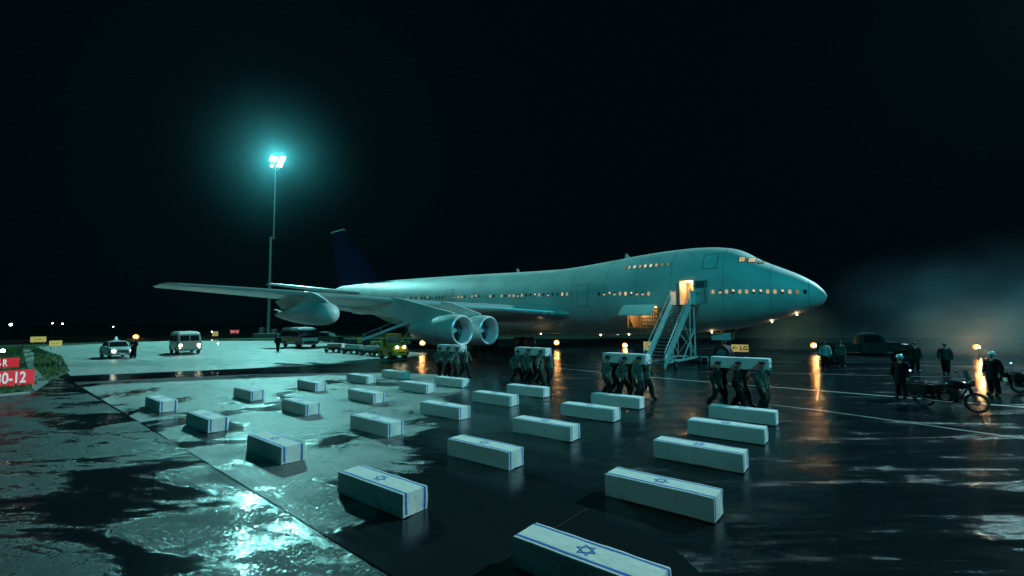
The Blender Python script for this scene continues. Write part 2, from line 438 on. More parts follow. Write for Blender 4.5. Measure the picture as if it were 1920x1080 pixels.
plane = thing('jumbo_airliner', 'white four engined jumbo jet with humped upper deck and dark blue fin', 'airliner', (NX, NY, 0), PA, scale=SC)
TOP = np.array([(0, 5.15), (.12, 5.45), (.64, 6.10), (1.64, 6.80), (3.05, 7.53), (4.34, 8.17), (5.1, 8.80), (6.09, 9.28), (7.77, 9.58), (9.56, 9.66), (11.94, 9.62), (14.5, 9.46), (16.7, 9.24), (20.3, 8.94), (22.9, 8.80), (27.1, 8.86), (35, 9.08), (45, 9.30), (57.8, 9.46), (66.9, 9.25), (69.0, 8.75)])
BOT = np.array([(0, 5.05), (.12, 4.70), (.4, 4.40), (1.71, 3.81), (3.89, 3.14), (6.23, 2.6), (9.65, 2.21), (14.5, 2.03), (20, 1.95), (44, 1.98), (48, 2.25), (53, 3.2), (60, 5.3), (66, 7.1), (69, 8.15)])
def smoothtab(T, s):
    return float(np.interp(s, T[:, 0], T[:, 1]))
_ss = np.linspace(0, 69, 1381)
def pre(T):
    y = np.interp(_ss, T[:, 0], T[:, 1]); k = np.hanning(41); k /= k.sum()
    yp = np.pad(y, 20, mode='edge'); ys = np.convolve(yp, k, 'valid'); wgt = np.clip((_ss-.3)/2.0, 0, 1); return y*(1-wgt)+ys*wgt
TOPs, BOTs = pre(TOP), pre(BOT)
def zt(s): return float(np.interp(s, _ss, TOPs))
def zb(s): return float(np.interp(s, _ss, BOTs))
def hw(s):
    if s < 15: return max(.04, 3.25*(1-(1-min(s, 15)/15)**2.15)**.62)
    if s < 46: return 3.25
    return max(.32, 3.25*(1-((s-46)/23.3)**1.7))
def zm(s):
    a = 5.1+.25*min(1, s/6)
    if s > 46: a = a+(s-46)/23*3.1
    return a
def surf(s, z, side=1):
    m_, H_ = zm(s), (zt(s)-zm(s)) if z > zm(s) else (zm(s)-zb(s))
    u = max(-.999, min(.999, (z-m_)/H_)); return Vector((s, side*hw(s)*math.sqrt(1-u*u), z))
def snorm(s, z, side=1):
    a = surf(s+.1, z, side)-surf(s-.1, z, side); b_ = surf(s, z+.06, side)-surf(s, z-.06, side)
    n = a.cross(b_); n.normalize()
    return n if n.y*side > 0 else -n
NT = 72
st = [0, .05, .12, .22, .36, .55, .8, 1.1, 1.5, 2, 2.5, 3, 3.5, 4, 4.3, 4.6, 4.9, 5.2, 5.6, 6, 6.5, 7, 7.5, 8]+[8+.55*i for i in range(1, 29)]+[24+1.4*i for i in range(0, 32)]+[68.2, 69]
st = sorted(set(round(x, 3) for x in st))
fb = MB(); vs = []
for s in st:
    for k in range(NT):
        th = 2*PI*k/NT; z = zm(s)+((zt(s)-zm(s)) if math.sin(th) > 0 else (zm(s)-zb(s)))*math.sin(th)
        vs.append((s, hw(s)*math.cos(th), z))
fs = []
for i in range(len(st)-1):
    for k in range(NT): fs.append((i*NT+k, i*NT+(k+1) % NT, (i+1)*NT+(k+1) % NT, (i+1)*NT+k))
fs.append(tuple(range(NT))); fs.append(tuple((len(st)-1)*NT+k for k in range(NT)))
fb.add(vs, fs, m_skin)
fus_me = fb.mesh('fuselage')
fus = link('fuselage', fus_me)
def cutter(x0, x1, y0, y1, z0, z1, m):
    b = MB(); b.box(((x0+x1)/2, (y0+y1)/2, (z0+z1)/2), (x1-x0, y1-y0, z1-z0), m); return b.build('cut')
cuts = [cutter(8.66, 9.74, 1.2, 4.2, 4.62, 6.60, m_warmwall), cutter(11.75, 14.45, .6, 4.2, 2.75, 4.55, m_cargo)]
for c in cuts:
    bo = fus.modifiers.new('b', 'BOOLEAN'); bo.operation = 'DIFFERENCE'; bo.object = c; bo.solver = 'EXACT'; bo.material_mode = 'TRANSFER'
bpy.context.view_layer.update()
dg = bpy.context.evaluated_depsgraph_get()
fme = bpy.data.meshes.new_from_object(fus.evaluated_get(dg), depsgraph=dg)
fus.modifiers.clear(); fus.data = fme; fus.name = 'fuselage'
for c in cuts: bpy.data.objects.remove(c)
fme.shade_smooth(); fme.set_sharp_from_angle(angle=R(30))
fus.parent = plane

def patch(name, parent, s0, s1, z0, z1, off, m, n=(6, 8), side=1, thick=.0):
    mb = MB(); vs = []; fs = []
    for i in range(n[0]+1):
        for j in range(n[1]+1):
            s = s0+(s1-s0)*i/n[0]; z = z0+(z1-z0)*j/n[1]; vs.append(surf(s, z, side)+snorm(s, z, side)*off)
    k = n[1]+1
    for i in range(n[0]):
        for j in range(n[1]): fs.append((i*k+j, (i+1)*k+j, (i+1)*k+j+1, i*k+j+1))
    base = len(vs)
    if thick:
        rim = [(i, 0) for i in range(n[0]+1)]+[(n[0], j) for j in range(1, n[1]+1)]+[(i, n[1]) for i in range(n[0]-1, -1, -1)]+[(0, j) for j in range(n[1]-1, 0, -1)]
        idx = [i*k+j for i, j in rim]
        for i, j in rim:
            s = s0+(s1-s0)*i/n[0]; z = z0+(z1-z0)*j/n[1]; vs.append(surf(s, z, side)+snorm(s, z, side)*(off-thick))
        q = len(idx)
        for a in range(q): fs.append((idx[a], idx[(a+1) % q], base+(a+1) % q, base+a))
    mb.add(vs, fs, m); return mb.build(name, parent, smooth=True)

# nose cone seam ring
def ring_at(s, w, off, m):
    def f(b):
        vs = []; fs = []
        for i, ss in enumerate((s-w/2, s+w/2)):
            for k in range(NT):
                th = 2*PI*k/NT; z = zm(ss)+((zt(ss)-zm(ss)) if math.sin(th) > 0 else (zm(ss)-zb(ss)))*math.sin(th)
                v = Vector((ss, hw(ss)*math.cos(th), z)); c = Vector((ss, 0, zm(ss))); vs.append(v+(v-c).normalized()*off)
        for k in range(NT): fs.append((k, (k+1) % NT, NT+(k+1) % NT, NT+k))
        b.add(vs, fs, m)
    return f
part('radome_seam', plane, ring_at(1.02, .03, .006, m_seam))
# windows: frame + pane, sharing meshes
def rr(w, h, r, n=4):
    P = []
    for (cx, cz, a0) in ((w/2-r, h/2-r, 0), (-w/2+r, h/2-r, PI/2), (-w/2+r, -h/2+r, PI), (w/2-r, -h/2+r, 1.5*PI)):
        for i in range(n+1): a = a0+PI/2*i/n; P.append((cx+r*math.cos(a), cz+r*math.sin(a)))
    return P
def winmesh():
    b = MB(); o = rr(.33, .44, .13); i_ = rr(.23, .33, .09); n = len(o)
    vs = [(x, -.03, z) for x, z in o]+[(x, .015, z) for x, z in o]+[(x, .012, z) for x, z in i_]+[(x, -.015, z) for x, z in i_]
    fs = []
    for q in range(3):
        for k in range(n): fs.append((q*n+k, q*n+(k+1) % n, (q+1)*n+(k+1) % n, (q+1)*n+k))
    b.add(vs, fs, m_skin); fr = b.mesh('window_frame', smooth=True)
    ps = []
    for m_ in m_pane:
        b = MB(); b.add([(x, -.005, z) for x, z in i_], [tuple(range(n))], m_); ps.append(b.mesh('pane'))
    # half drawn blind: bright lower half
    b = MB(); lo = [(x, -.005, min(z, .02)) for x, z in i_]; b.add([(x, -.006, z) for x, z in i_], [tuple(range(n))], m_pane[3]); b.add([(-.12, -.002, -.16), (.12, -.002, -.16), (.12, -.002, .0), (-.12, -.002, .02)], [(0, 1, 2, 3)], m_pane[0]); ps.append(b.mesh('pane'))
    b = MB(); b.add([(x, -.006, z) for x, z in i_], [tuple(range(n))], m_pane[3]); b.add([(-.1, -.002, -.02), (.03, -.002, -.02), (.09, -.002, .16), (-.1, -.002, .16)], [(0, 1, 2, 3)], m_pane[1]); ps.append(b.mesh('pane'))
    return fr, ps
wfr, wps = winmesh()
def window(s, z, kind, side=1):
    n = snorm(s, z, side); X = Vector((1, 0, 0)); X = (X-n*X.dot(n)).normalized()*side; Z = X.cross(n)*1
    if Z.z < 0: Z = -Z; X = -X
    M = Matrix((X, n, Z)).transposed().to_4x4(); M.translation = surf(s, z, side)+n*.004
    o = link('window', wfr, plane); o.matrix_local = M
    link('pane', wps[kind], o)
for i in range(13): window(1.25+i*.462, 5.42+.2*i/12, 3 if i == 0 else rng.choice([0, 0, 0, 0, 5, 4]) if i > 1 else 2)
for s in (7.3, 7.75): window(s, 5.62, 0)
for i in range(10): window(12.45+i*.53, 5.66+.18*i/9, (0, 4, 4, 5, 1, 0, 4, 5, 4, 3)[i])
pat = [0, 1, 3, 3, 4, 3, 0, 5, 3, 3, 0, 4, 0, 0, 3, 0, None, 3, 0, None, None, 3, 5, 0, None, 3, 0, 0, 2, 2, 0, 3, 3, 3, 3, None, 3, 5, 3, 3, 0, 3, None, 3, 5, 0]
for i, k in enumerate(pat):
    if k is not None: window(20.7+i*.56, 5.95+.45*i/len(pat), k)
for i in range(9): window(11.0+i*.505, 8.18, (2, 2, 0, 1, 1, 0, 1, 0, 2)[i])
for i in range(13): window(1.25+i*.462, 5.45, 2, -1)
# cockpit glazing
for side in (1, -1):
    for (a, b_, z0, z1) in ((3.95, 4.35, 7.78, 8.05), (4.45, 5.0, 7.86, 8.34), (5.12, 5.62, 7.92, 8.42)):
        pf = patch('cockpit_window', plane, a, b_, z0, z1, .02, m_black, (3, 3), side, .03)
        patch('pane', pf, a+.06, b_-.06, z0+.05, z1-.05, .028, m_pane[0] if a > 4 else m_pane[2], (3, 3), side)
# closed doors
for (a, b_, z0, z1) in ((18.45, 19.55, 4.75, 6.75), (7.1, 8.1, 7.55, 8.75), (37.0, 38.1, 5.2, 7.2)):
    dr = patch('door_seam', plane, a-.05, b_+.05, z0-.05, z1+.05, .006, m_seam, (5, 10))
    patch('door', plane, a, b_, z0, z1, .014, m_skin, (5, 10))
# cheat panel lines
for s in (3.4, 6.6, 10.6, 13.6, 16.6, 20.2, 24.6, 29.0, 33.5, 38.5, 44.0, 49.0, 54.0, 60.0): part('panel_joint', plane, ring_at(s, .025, .004, m_seam))

# open passenger door: surround, inner lining, swung-out door leaf
part('door_surround', plane, lambda b: [b.box(((9.2, 9.2, 8.62, 9.78)[i], 3.14, (4.6, 6.64, 5.62, 5.62)[i]), ((1.24, .30, .07), (1.24, .34, .07), (.07, .34, 2.1), (.07, .34, 2.1))[i], mat('door_frame_lit', (.75, .68, .55), .5)) for i in range(4)], bevel=.01)
part('cabin_partition', plane, lambda b: b.box((9.05, 1.9, 5.6), (.5, .06, 1.95), mat('galley_wood', (.34, .2, .1), .5, vary=.3)), bevel=.01)
part('vestibule_lamp', plane, lambda b: b.box((9.2, 2.4, 6.57), (.7, .9, .04), m_lining))
dl_ = part('door', plane, lambda b: b.prism([(7.35, 4.62), (8.5, 4.62), (8.5, 6.6), (7.35, 6.6)], .07, m_skin), loc=(0, 3.62, 0), bevel=.03)
part('door_lining', dl_, lambda b: (b.box((7.92, .09, 6.2), (.9, .03, .55), m_seam), b.box((7.92, .09, 5.15), (.95, .03, .8), m_wing), b.box((7.6, .12, 5.6), (.1, .08, 1.6), m_wing), b.box((8.25, .13, 5.55), (.35, .06, .12), m_chrome)), bevel=.01)
part('door_hinge', plane, lambda b: (b.box((8.56, 3.4, 6.1), (.2, .35, .12), m_galv), b.box((8.56, 3.4, 5.1), (.2, .35, .12), m_galv)))
lamp('cabin_lamp', 'POINT', (0, 0, 0), 60, (1., .62, .3), size=.15).matrix_world = Matrix.Translation(Vector((NX, NY, 0))) @ Matrix.Rotation(PA, 4, 'Z') @ Matrix.Translation(Vector((9.2, 2.3, 6.3))*SC)
# cargo bay: container, open flap
part('cargo_container', plane, lambda b: b.box((12.75, 1.6, 3.45), (1.5, 1.6, 1.3), mat('plywood', (.5, .36, .2), .7, vary=.15, scale=4)), bevel=.02)
def crate_slats(b):
    for i in range(7): b.box((12.05+i*.23, 2.42, 3.45), (.02, .03, 1.3), m_seam)
    for i in range(4): b.box((12.75, 2.42, 2.95+i*.3), (1.5, .032, .02), m_seam)
part('container_battens', plane, crate_slats)
part('cargo_hold_lamp', plane, lambda b: b.box((13.0, 2.0, 4.52), (1.6, .6, .03), m_lining))
lamp('hold_lamp', 'POINT', (0, 0, 0), 55, (1., .62, .3), size=.2).matrix_world = Matrix.Translation(Vector((NX, NY, 0))) @ Matrix.Rotation(PA, 4, 'Z') @ Matrix.Translation(Vector((13.2, 2.9, 4.3))*SC)
def flap(b):
    n = 6; vs = []; fs = []
    for k, off in ((0, 0.), (1, .09)):
        for i in range(n+1):
            t_ = i/n; y = 3.1+1.75*t_; z = 4.72+.16*math.sin(t_*PI)-.85*t_**1.5-off
            for s in (11.65, 14.55): vs.append((s, y, z))
    for k in range(2):
        for i in range(n): a = k*(2*n+2)+2*i; fs.append((a, a+1, a+3, a+2))
    q = 2*n+2
    for i in range(n): fs.append((2*i, 2*i+2, q+2*i+2, q+2*i)); fs.append((2*i+1, q+2*i+1, q+2*i+3, 2*i+3))
    fs.append((0, 1, q+1, q)); fs.append((2*n, q+2*n, q+2*n+1, 2*n+1)); b.add(vs, fs, m_skin)
cd = part('cargo_door', plane, flap, smooth=True)
part('door_strut', cd, lambda b: (b.tube([(11.8, 3.1, 3.9), (11.8, 4.3, 4.15)], .04, m_galv), b.tube([(14.4, 3.1, 3.9), (14.4, 4.3, 4.15)], .04, m_galv)))
def cargo_frame(b):
    for (c, d_) in (((13.1, 3.08, 2.72), (2.8, .22, .06)), ((11.72, 3.08, 3.65), (.06, .22, 1.85)), ((14.48, 3.08, 3.65), (.06, .22, 1.85))): b.box(c, d_, m_cargo)
part('cargo_frame', plane, cargo_frame)

# wings
def airfoil(ch, tk, n=14):
    P = []
    for i in range(n+1):
        x = (1-math.cos(PI*i/n))/2; y = 5*tk*(.2969*math.sqrt(x)-.126*x-.3516*x*x+.2843*x**3-.1015*x**4); P.append((x*ch, y*ch))
    lo = [(x, -y*.75) for x, y in P[1:-1]][::-1]
    return P+lo
ZL = np.array([(0, 3.9), (3.3, 4.0), (8, 4.55), (11.7, 4.9), (17, 5.5), (20.8, 5.95), (25, 6.38), (29.8, 6.82)])
CH = np.array([(0, 16.5), (3.3, 14.6), (12, 9.6), (20.8, 6.9), (29.8, 4.0)])
def le(l): return 20.9+(l-3.3)*.878
def wz(l): return float(np.interp(l, ZL[:, 0], ZL[:, 1]))
def ch(l): return float(np.interp(l, CH[:, 0], CH[:, 1]))
def wing(b, side, l0=1.5, l1=29.8, xs=0., scl=1., th=.0):
    secs = [l0]+[x for x in (3.3, 5, 8, 11.7, 14, 17, 20.8, 25, 28, 29.4, 29.8) if x > l0 and x <= l1]
    vs = []; n = None
    for l in secs:
        tk = .125-.04*(l/30); c = ch(l)*(1. if l < 29.7 else .6)
        A = airfoil(c, tk*(1 if l < 29.7 else .5)); n = len(A)
        for (x, y) in A: vs.append((le(l)+x+(.8 if l > 29.7 else 0), side*l, wz(l)+y-.035*x))
    fs = []
    for i in range(len(secs)-1):
        for k in range(n): fs.append((i*n+k, i*n+(k+1) % n, (i+1)*n+(k+1) % n, (i+1)*n+k))
    fs.append(tuple(range(n))); fs.append(tuple((len(secs)-1)*n+k for k in range(n)))
    b.add(vs, fs, m_wing)
def slat(b, side):
    P = []; 
    for (l0, l1) in ((4.2, 12.0), (12.3, 21.0), (21.3, 29.0)):
        vs = []; fs = []
        for l in (l0, (l0+l1)/2, l1):
            c = ch(l); tk = .125-.04*(l/30)
            for x in (.035, .012, .002, .0, .004, .02, .045):
                sgn = 1 if x in (.035, .012, .002) else -.75
                y = 5*tk*(.2969*math.sqrt(x)-.126*x)*c*sgn
                vs.append((le(l)+x*c-.05, side*l, wz(l)+y+(.03 if sgn > 0 else -.03)))
        for i in range(2):
            for k in range(6): fs.append((i*7+k, i*7+k+1, (i+1)*7+k+1, (i+1)*7+k))
        b.add(vs, fs, mat('slat_metal', (.62, .65, .65), .38, .3, vary=.06))
def nacelle(name, l, s0, z0, parent, side=1):
    y = side*l
    e = part(name, parent, lambda b: b.lathe([(1.24, .16), (1.30, .5), (1.33, 1.2), (1.30, 2.2), (1.20, 3.4), (1.10, 4.0), (1.04, 4.02), (.86, 4.0), (.80, 5.0), (.62, 6.0), (.55, 6.0)], m_skin, 40, 'X', (s0, y, z0)), smooth=True)
    part('inlet_lip', e, lambda b: b.lathe([(1.245, .17), (1.22, .0), (1.13, -.07), (1.04, .0), (1.01, .18)], mat('lip_paint', (.78, .8, .8), .35, .2), 40, 'X', (s0, y, z0)), smooth=True)
    part('inlet_duct', e, lambda b: b.lathe([(1.04, .18), (1.06, .6), (1.10, 1.25), (.001, 1.27)], mat('duct_paint', (.50, .58, .62), .5), 40, 'X', (s0, y, z0)), smooth=True)
    def fan(b):
        mf = mat('fan_blade', (.12, .13, .14), .35, .8)
        for k in range(30):
            a = 2*PI*k/30; vs = []
            for (r_, w_, tw) in ((.28, .05, .9), (1.06, .09, .45)):
                for sgn in (-1, 1):
                    aa = a+sgn*w_/r_*math.sin(tw); x = 1.12+sgn*w_*math.cos(tw); vs.append((s0+x, y+r_*math.cos(aa), z0+r_*math.sin(aa)))
            b.add(vs, [(0, 1, 3, 2)], mf)
    part('fan', e, fan)
    part('spinner', e, lambda b: b.lathe([(.001, .62), (.08, .66), (.2, .85), (.28, 1.1)], mat('spinner_paint', (.6, .62, .6), .3), 20, 'X', (s0, y, z0)), smooth=True)
    part('exhaust_cone', e, lambda b: b.lathe([(.52, 5.6), (.3, 6.5), (.001, 7.3)], m_dark, 20, 'X', (s0, y, z0)), smooth=True)
    # cowl joints
    part('cowl_seam', e, lambda b: b.lathe([(1.322, 1.62), (1.326, 1.64), (1.322, 1.66)], m_seam, 40, 'X', (s0, y, z0)))
    return e
def pylon(parent, l, s0, z0, side):
    zl = wz(l)
    def f(b):
        P = [(s0+1.2, z0+1.25), (s0+.9, z0+1.42), (le(l)-1.2, zl+.10), (le(l)+.4, zl+.35), (le(l)+5.0, zl-.35), (s0+9.4, z0+1.3), (s0+6.4, z0+.5), (s0+3.5, z0+.9)]
        b.prism(P, lambda z: .2, m_skin)
        for i in range(len(b.v)): v = b.v[i]; b.v[i] = (v[0], v[1]+side*l, v[2])
    return part('pylon', parent, f, bevel=.08, seg=3, smooth=True)
for side in (1, -1):
    w = part('wing', plane, lambda b: wing(b, side), smooth=True)
    part('leading_edge_slat', w, lambda b: slat(b, side), smooth=True)
    for l in (7.0, 10.2, 14.5, 18.6):
        x0 = le(l)+ch(l)*.62
        part('flap_track_fairing', w, lambda b: b.ball((x0+1.6, side*l, wz(l)-.62), 1., m_wing, 14, (2.7, .34, .46)), smooth='all')
    part('flap', w, lambda b: b.add([(le(4)+ch(4)-.9, side*4, wz(4)-.55), (le(17)+ch(17)-.6, side*17, wz(17)-.28), (le(17)+ch(17)+.7, side*17, wz(17)-.62), (le(4)+ch(4)+1.1, side*4, wz(4)-1.05),
        (le(4)+ch(4)-.9, side*4, wz(4)-.67), (le(17)+ch(17)-.6, side*17, wz(17)-.38), (le(17)+ch(17)+.7, side*17, wz(17)-.66), (le(4)+ch(4)+1.1, side*4, wz(4)-1.1)], [(0, 1, 2, 3), (4, 5, 6, 7), (0, 1, 5, 4), (1, 2, 6, 5), (2, 3, 7, 6), (3, 0, 4, 7)], m_wing))
    for (l, s0, z0) in ((12.1, 22.95, 2.6), (15.35, 22.9, 2.68)):
        nacelle('engine', l, s0, z0, plane, side); pylon(plane, l, s0, z0, side)
    # long closed pod hung under the outer wing
    pod = part('wing_pod', plane, lambda b: b.lathe([(.001, 0), (.30, .06), (.58, .22), (.80, .52), (.94, 1.0), (1.0, 1.8), (1.0, 3.2), (.93, 4.8), (.78, 6.5), (.55, 8.3), (.3, 9.8), (.10, 10.8), (.001, 11.0)], m_skin, 36, 'X', (32.6, side*20.8, 4.15)), smooth='all')
    def podpyl(b):
        P = [(33.2, 4.9), (33.9, 5.35), (35.6, 5.95), (37, 6.2), (41, 5.75), (43.4, 5.5), (42.0, 4.7), (39, 4.9)]
        b.prism(P, lambda z: .2, m_skin)
        for i in range(len(b.v)): v = b.v[i]; b.v[i] = (v[0], v[1]+side*20.8, v[2])
    part('pylon', plane, podpyl, bevel=.07, seg=3, smooth=True)
    part('pod_fin', pod, lambda b: b.prism([(41.3, 4.3), (43.9, 4.55), (43.7, 4.75), (42.2, 4.5)], .03, m_bare), loc=(0, side*20.8, 0))
    def stab(b):
        vs = []; secs = [(0.3, 56.9, 7.2, 7.6), (2.2, 58.4, 6.3, 7.78), (11.2, 66.2, 2.5, 9.02), (11.45, 66.9, 1.4, 9.05)]
        for (l, x0, c, z) in secs:
            A = airfoil(c, .09, 8); n = len(A)
            for (x, y) in A: vs.append((x0+x, side*l, z+y))
        fs = []
        for i in range(3):
            for k in range(n): fs.append((i*n+k, i*n+(k+1) % n, (i+1)*n+(k+1) % n, (i+1)*n+k))
        fs.append(tuple((3*n+k) for k in range(n))); b.add(vs, fs, m_wing)
    part('tailplane', plane, stab, smooth=True)
def fin(b):
    secs = [(8.9, 54.6, 13.4), (9.5, 55.7, 12.0), (12.5, 59.1, 9.7), (18.55, 66.1, 4.15)]
    vs = []
    for (z, x0, c) in secs:
        A = airfoil(c, .085, 10); n = len(A)
        for (x, y) in A: vs.append((x0+x, y, z))
    fs = []
    for i in range(len(secs)-1):
        for k in range(n): fs.append((i*n+k, i*n+(k+1) % n, (i+1)*n+(k+1) % n, (i+1)*n+k))
    fs.append(tuple(((len(secs)-1)*n+k) for k in range(n))); b.add(vs, fs, m_fin)
part('tail_fin', plane, fin, smooth=True)
part('fin_cap', plane, lambda b: b.prism([(66.0, 18.56), (70.4, 18.56), (70.3, 18.8), (66.5, 18.92)], .14, m_skin), bevel=.05)
part('wing_root_fairing', plane, lambda b: b.ball((32, 0, 3.35), 1., m_skin, 40, (14.0, 3.72, 1.62)), smooth='all')
for s in (15.5, 29.0): part('blade_antenna', plane, lambda b: b.prism([(s, zt(s)-.03), (s+.55, zt(s)-.03), (s+.5, zt(s)+.42), (s+.32, zt(s)+.45)], .02, m_skin))
# small lamps along the belly and wing
for (s, y, z) in ((1.9, .55, 3.72), (3.6, .5, 3.2), (8.1, .6, 2.32), (15.6, .5, 2.02), (18.7, .3, 1.9), (23.9, 3.2, 2.05), (26, 14.0, 1.75)):
    part('marker_lamp', plane, lambda b: b.ball((s, y, z), .05, mat('marker_bulb', (.9, .7, .5), .3, 0, 0, emit=(1., .62, .3), estr=40), 8), smooth='all')
part('landing_light', plane, lambda b: b.ball((le(10)+6.0, 10.2, 3.75), .2, mat('landing_lens', (.8, .9, .9), .1, 0, 0, emit=(.6, .95, 1.), estr=2.0), 12, (1.6, 1, .6)), smooth='all')
for l in (4.6, 5.2): part('landing_light', plane, lambda b: b.ball((le(l)-.08, l, wz(l)-.05), .12, m_chrome, 12), smooth='all')
# landing gear
wm_big = wheel_mesh(.62, .42, m_rubber, m_galv)
def bogie(x, y):
    g = part('main_gear', plane, lambda b: (b.tube([(x, y, .7), (x, y, 3.0)], .16, m_galv, 12), b.bar((x-.75, y, .66), (x+.75, y, .66), .2, .2, m_galv)), smooth=True)
    for dx in (-.72, .72):
        for dy in (-.5, .5): add_wheel(g, wm_big, (x+dx, y+dy, .64))
for (x, y) in ((32.5, 5.2), (32.5, -5.2), (35.8, 1.9), (35.8, -1.9)): bogie(x, y)
g = part('nose_gear', plane, lambda b: (b.tube([(7.4, 0, .65), (7.4, 0, 2.8)], .13, m_galv, 12), b.tube([(7.4, -.5, .64), (7.4, .5, .64)], .09, m_galv), b.bar((7.5, 0, 1.2), (6.2, 0, 2.6), .08, .08, m_galv)), smooth=True)
for dy in (-.38, .38): add_wheel(g, wm_big, (7.4, dy, .64))
for y in (-.62, .62): part('gear_door', plane, lambda b: b.box((7.4, y, 1.98), (1.5, .05, .62), m_skin), bevel=.02)

def PW(s, l, z=0.): 
    c, s_ = math.cos(PA), math.sin(PA); return Vector((NX+SC*(c*s-s_*l), NY+SC*(s_*s+c*l), z*SC))

# ================================================================== PASSENGER STAIRS (local x = away from the plane)
m_stair = mat('stair_paint', (.80, .83, .84), .45, vary=.12, scale=3)
m_tread = mat('stair_tread', (.10, .12, .13), .55)
p0 = PW(9.2, 3.5)
stair = thing('passenger_stairs', 'pale blue wheeled passenger stairs leading up to the lit aircraft door', 'boarding stairs', (p0.x, p0.y, 0), PA+PI/2)
SW = .62; ZT = 4.42; X1 = 1.25; X2 = 6.6
NS = 19
for i in range(NS):
    x = X1+(X2-X1)*(i+.5)/NS; z = ZT*(1-(i+1)/(NS+1))
    part('tread', stair, lambda b: (b.box((x, 0, z), (.29, 2*SW, .035), m_tread), b.box((x+.145, 0, z-.004), (.02, 2*SW, .05), m_galv)))
part('platform', stair, lambda b: b.box((.62, 0, ZT-.03), (1.3, 1.55, .08), m_tread), bevel=.01)
for sd in (-1, 1):
    y = sd*(SW+.06)
    part('stringer', stair, lambda b: b.bar((X1-.1, y, ZT-.12), (X2+.15, y, .16), .05, .32, m_stair), bevel=.01)
    def bal(b):
        # solid side panel above the stringer
        vs = []
        for yy in (y-.02, y+.02):
            vs += [(X1, yy, ZT+.12), (X2+.05, yy, .42), (X2+.05, yy, .78), (X1, yy, ZT+.62)]
        b.add(vs, [(0, 1, 2, 3), (7, 6, 5, 4), (0, 4, 5, 1), (1, 5, 6, 2), (2, 6, 7, 3), (3, 7, 4, 0)], m_stair)
    part('side_panel', stair, bal)
    part('handrail', stair, lambda b: (b.tube([(X2-.1, y+sd*.04, .45), (X2+.12, y+sd*.04, 1.15), (X2-.3, y+sd*.04, 1.5), (X1, y+sd*.04, ZT+1.05), (X1-.15, y+sd*.04, ZT+1.1)], .028, m_stair, 8),
         [b.tube([(X1+(X2-X1)*q, y+sd*.04, ZT*(1-q)+.2), (X1+(X2-X1)*q, y+sd*.04, ZT*(1-q)+1.05)], .018, m_stair, 6) for q in (.2, .4, .6, .8)]), smooth=True)
    part('platform_panel', stair, lambda b: (b.box((.7, sd*.78, ZT+.55), (1.2, .05, 1.05), m_stair), b.box((.12, sd*.78, ZT+.62), (.08, .09, 1.3), m_stair), b.box((1.28, sd*.78, ZT+.6), (.08, .09, 1.2), m_stair)), bevel=.01)
    part('frame_leg', stair, lambda b: (b.bar((.25, sd*.66, .45), (.25, sd*.66, ZT-.07), .09, .09, m_stair), b.bar((1.3, sd*.66, .45), (1.3, sd*.66, ZT-.1), .07, .07, m_stair),
         b.bar((.25, sd*.66, .6), (2.6, sd*.66, 2.9), .06, .06, m_stair), b.bar((.25, sd*.66, 2.6), (3.0, sd*.66, .5), .05, .05, m_stair)))
part('cross_brace', stair, lambda b: (b.bar((.25, -.66, .6), (.25, .66, 2.5), .05, .05, m_stair), b.bar((.25, .66, .6), (.25, -.66, 2.5), .05, .05, m_stair), b.bar((.25, -.66, 2.55), (.25, .66, 2.55), .06, .06, m_stair)))
part('chassis', stair, lambda b: (b.bar((-.2, -.75, .42), (6.2, -.55, .42), .12, .14, m_stair), b.bar((-.2, .75, .42), (6.2, .55, .42), .12, .14, m_stair), b.box((-.15, 0, .42), (.14, 2.0, .14), m_stair), b.box((3.1, 0, .40), (.12, 1.3, .12), m_stair), b.box((6.1, 0, .38), (.16, 1.2, .12), m_stair)), bevel=.01)
wm_st = wheel_mesh(.26, .16, m_rubber, m_galv)
for (x, y) in ((.3, -1.0), (.3, 1.0), (5.2, -.85), (5.2, .85)): add_wheel(stair, wm_st, (x, y, .26))
for (x, y) in ((-.1, 1.05), (-.1, -1.05)): part('outrigger', stair, lambda b: (b.tube([(x, y*.8, .42), (x-.5, y*1.25, .42), (x-.5, y*1.25, .02)], .045, m_stair), b.ball((x-.5, y*1.25, .03), .1, m_dark, 8, (1, 1, .3))))

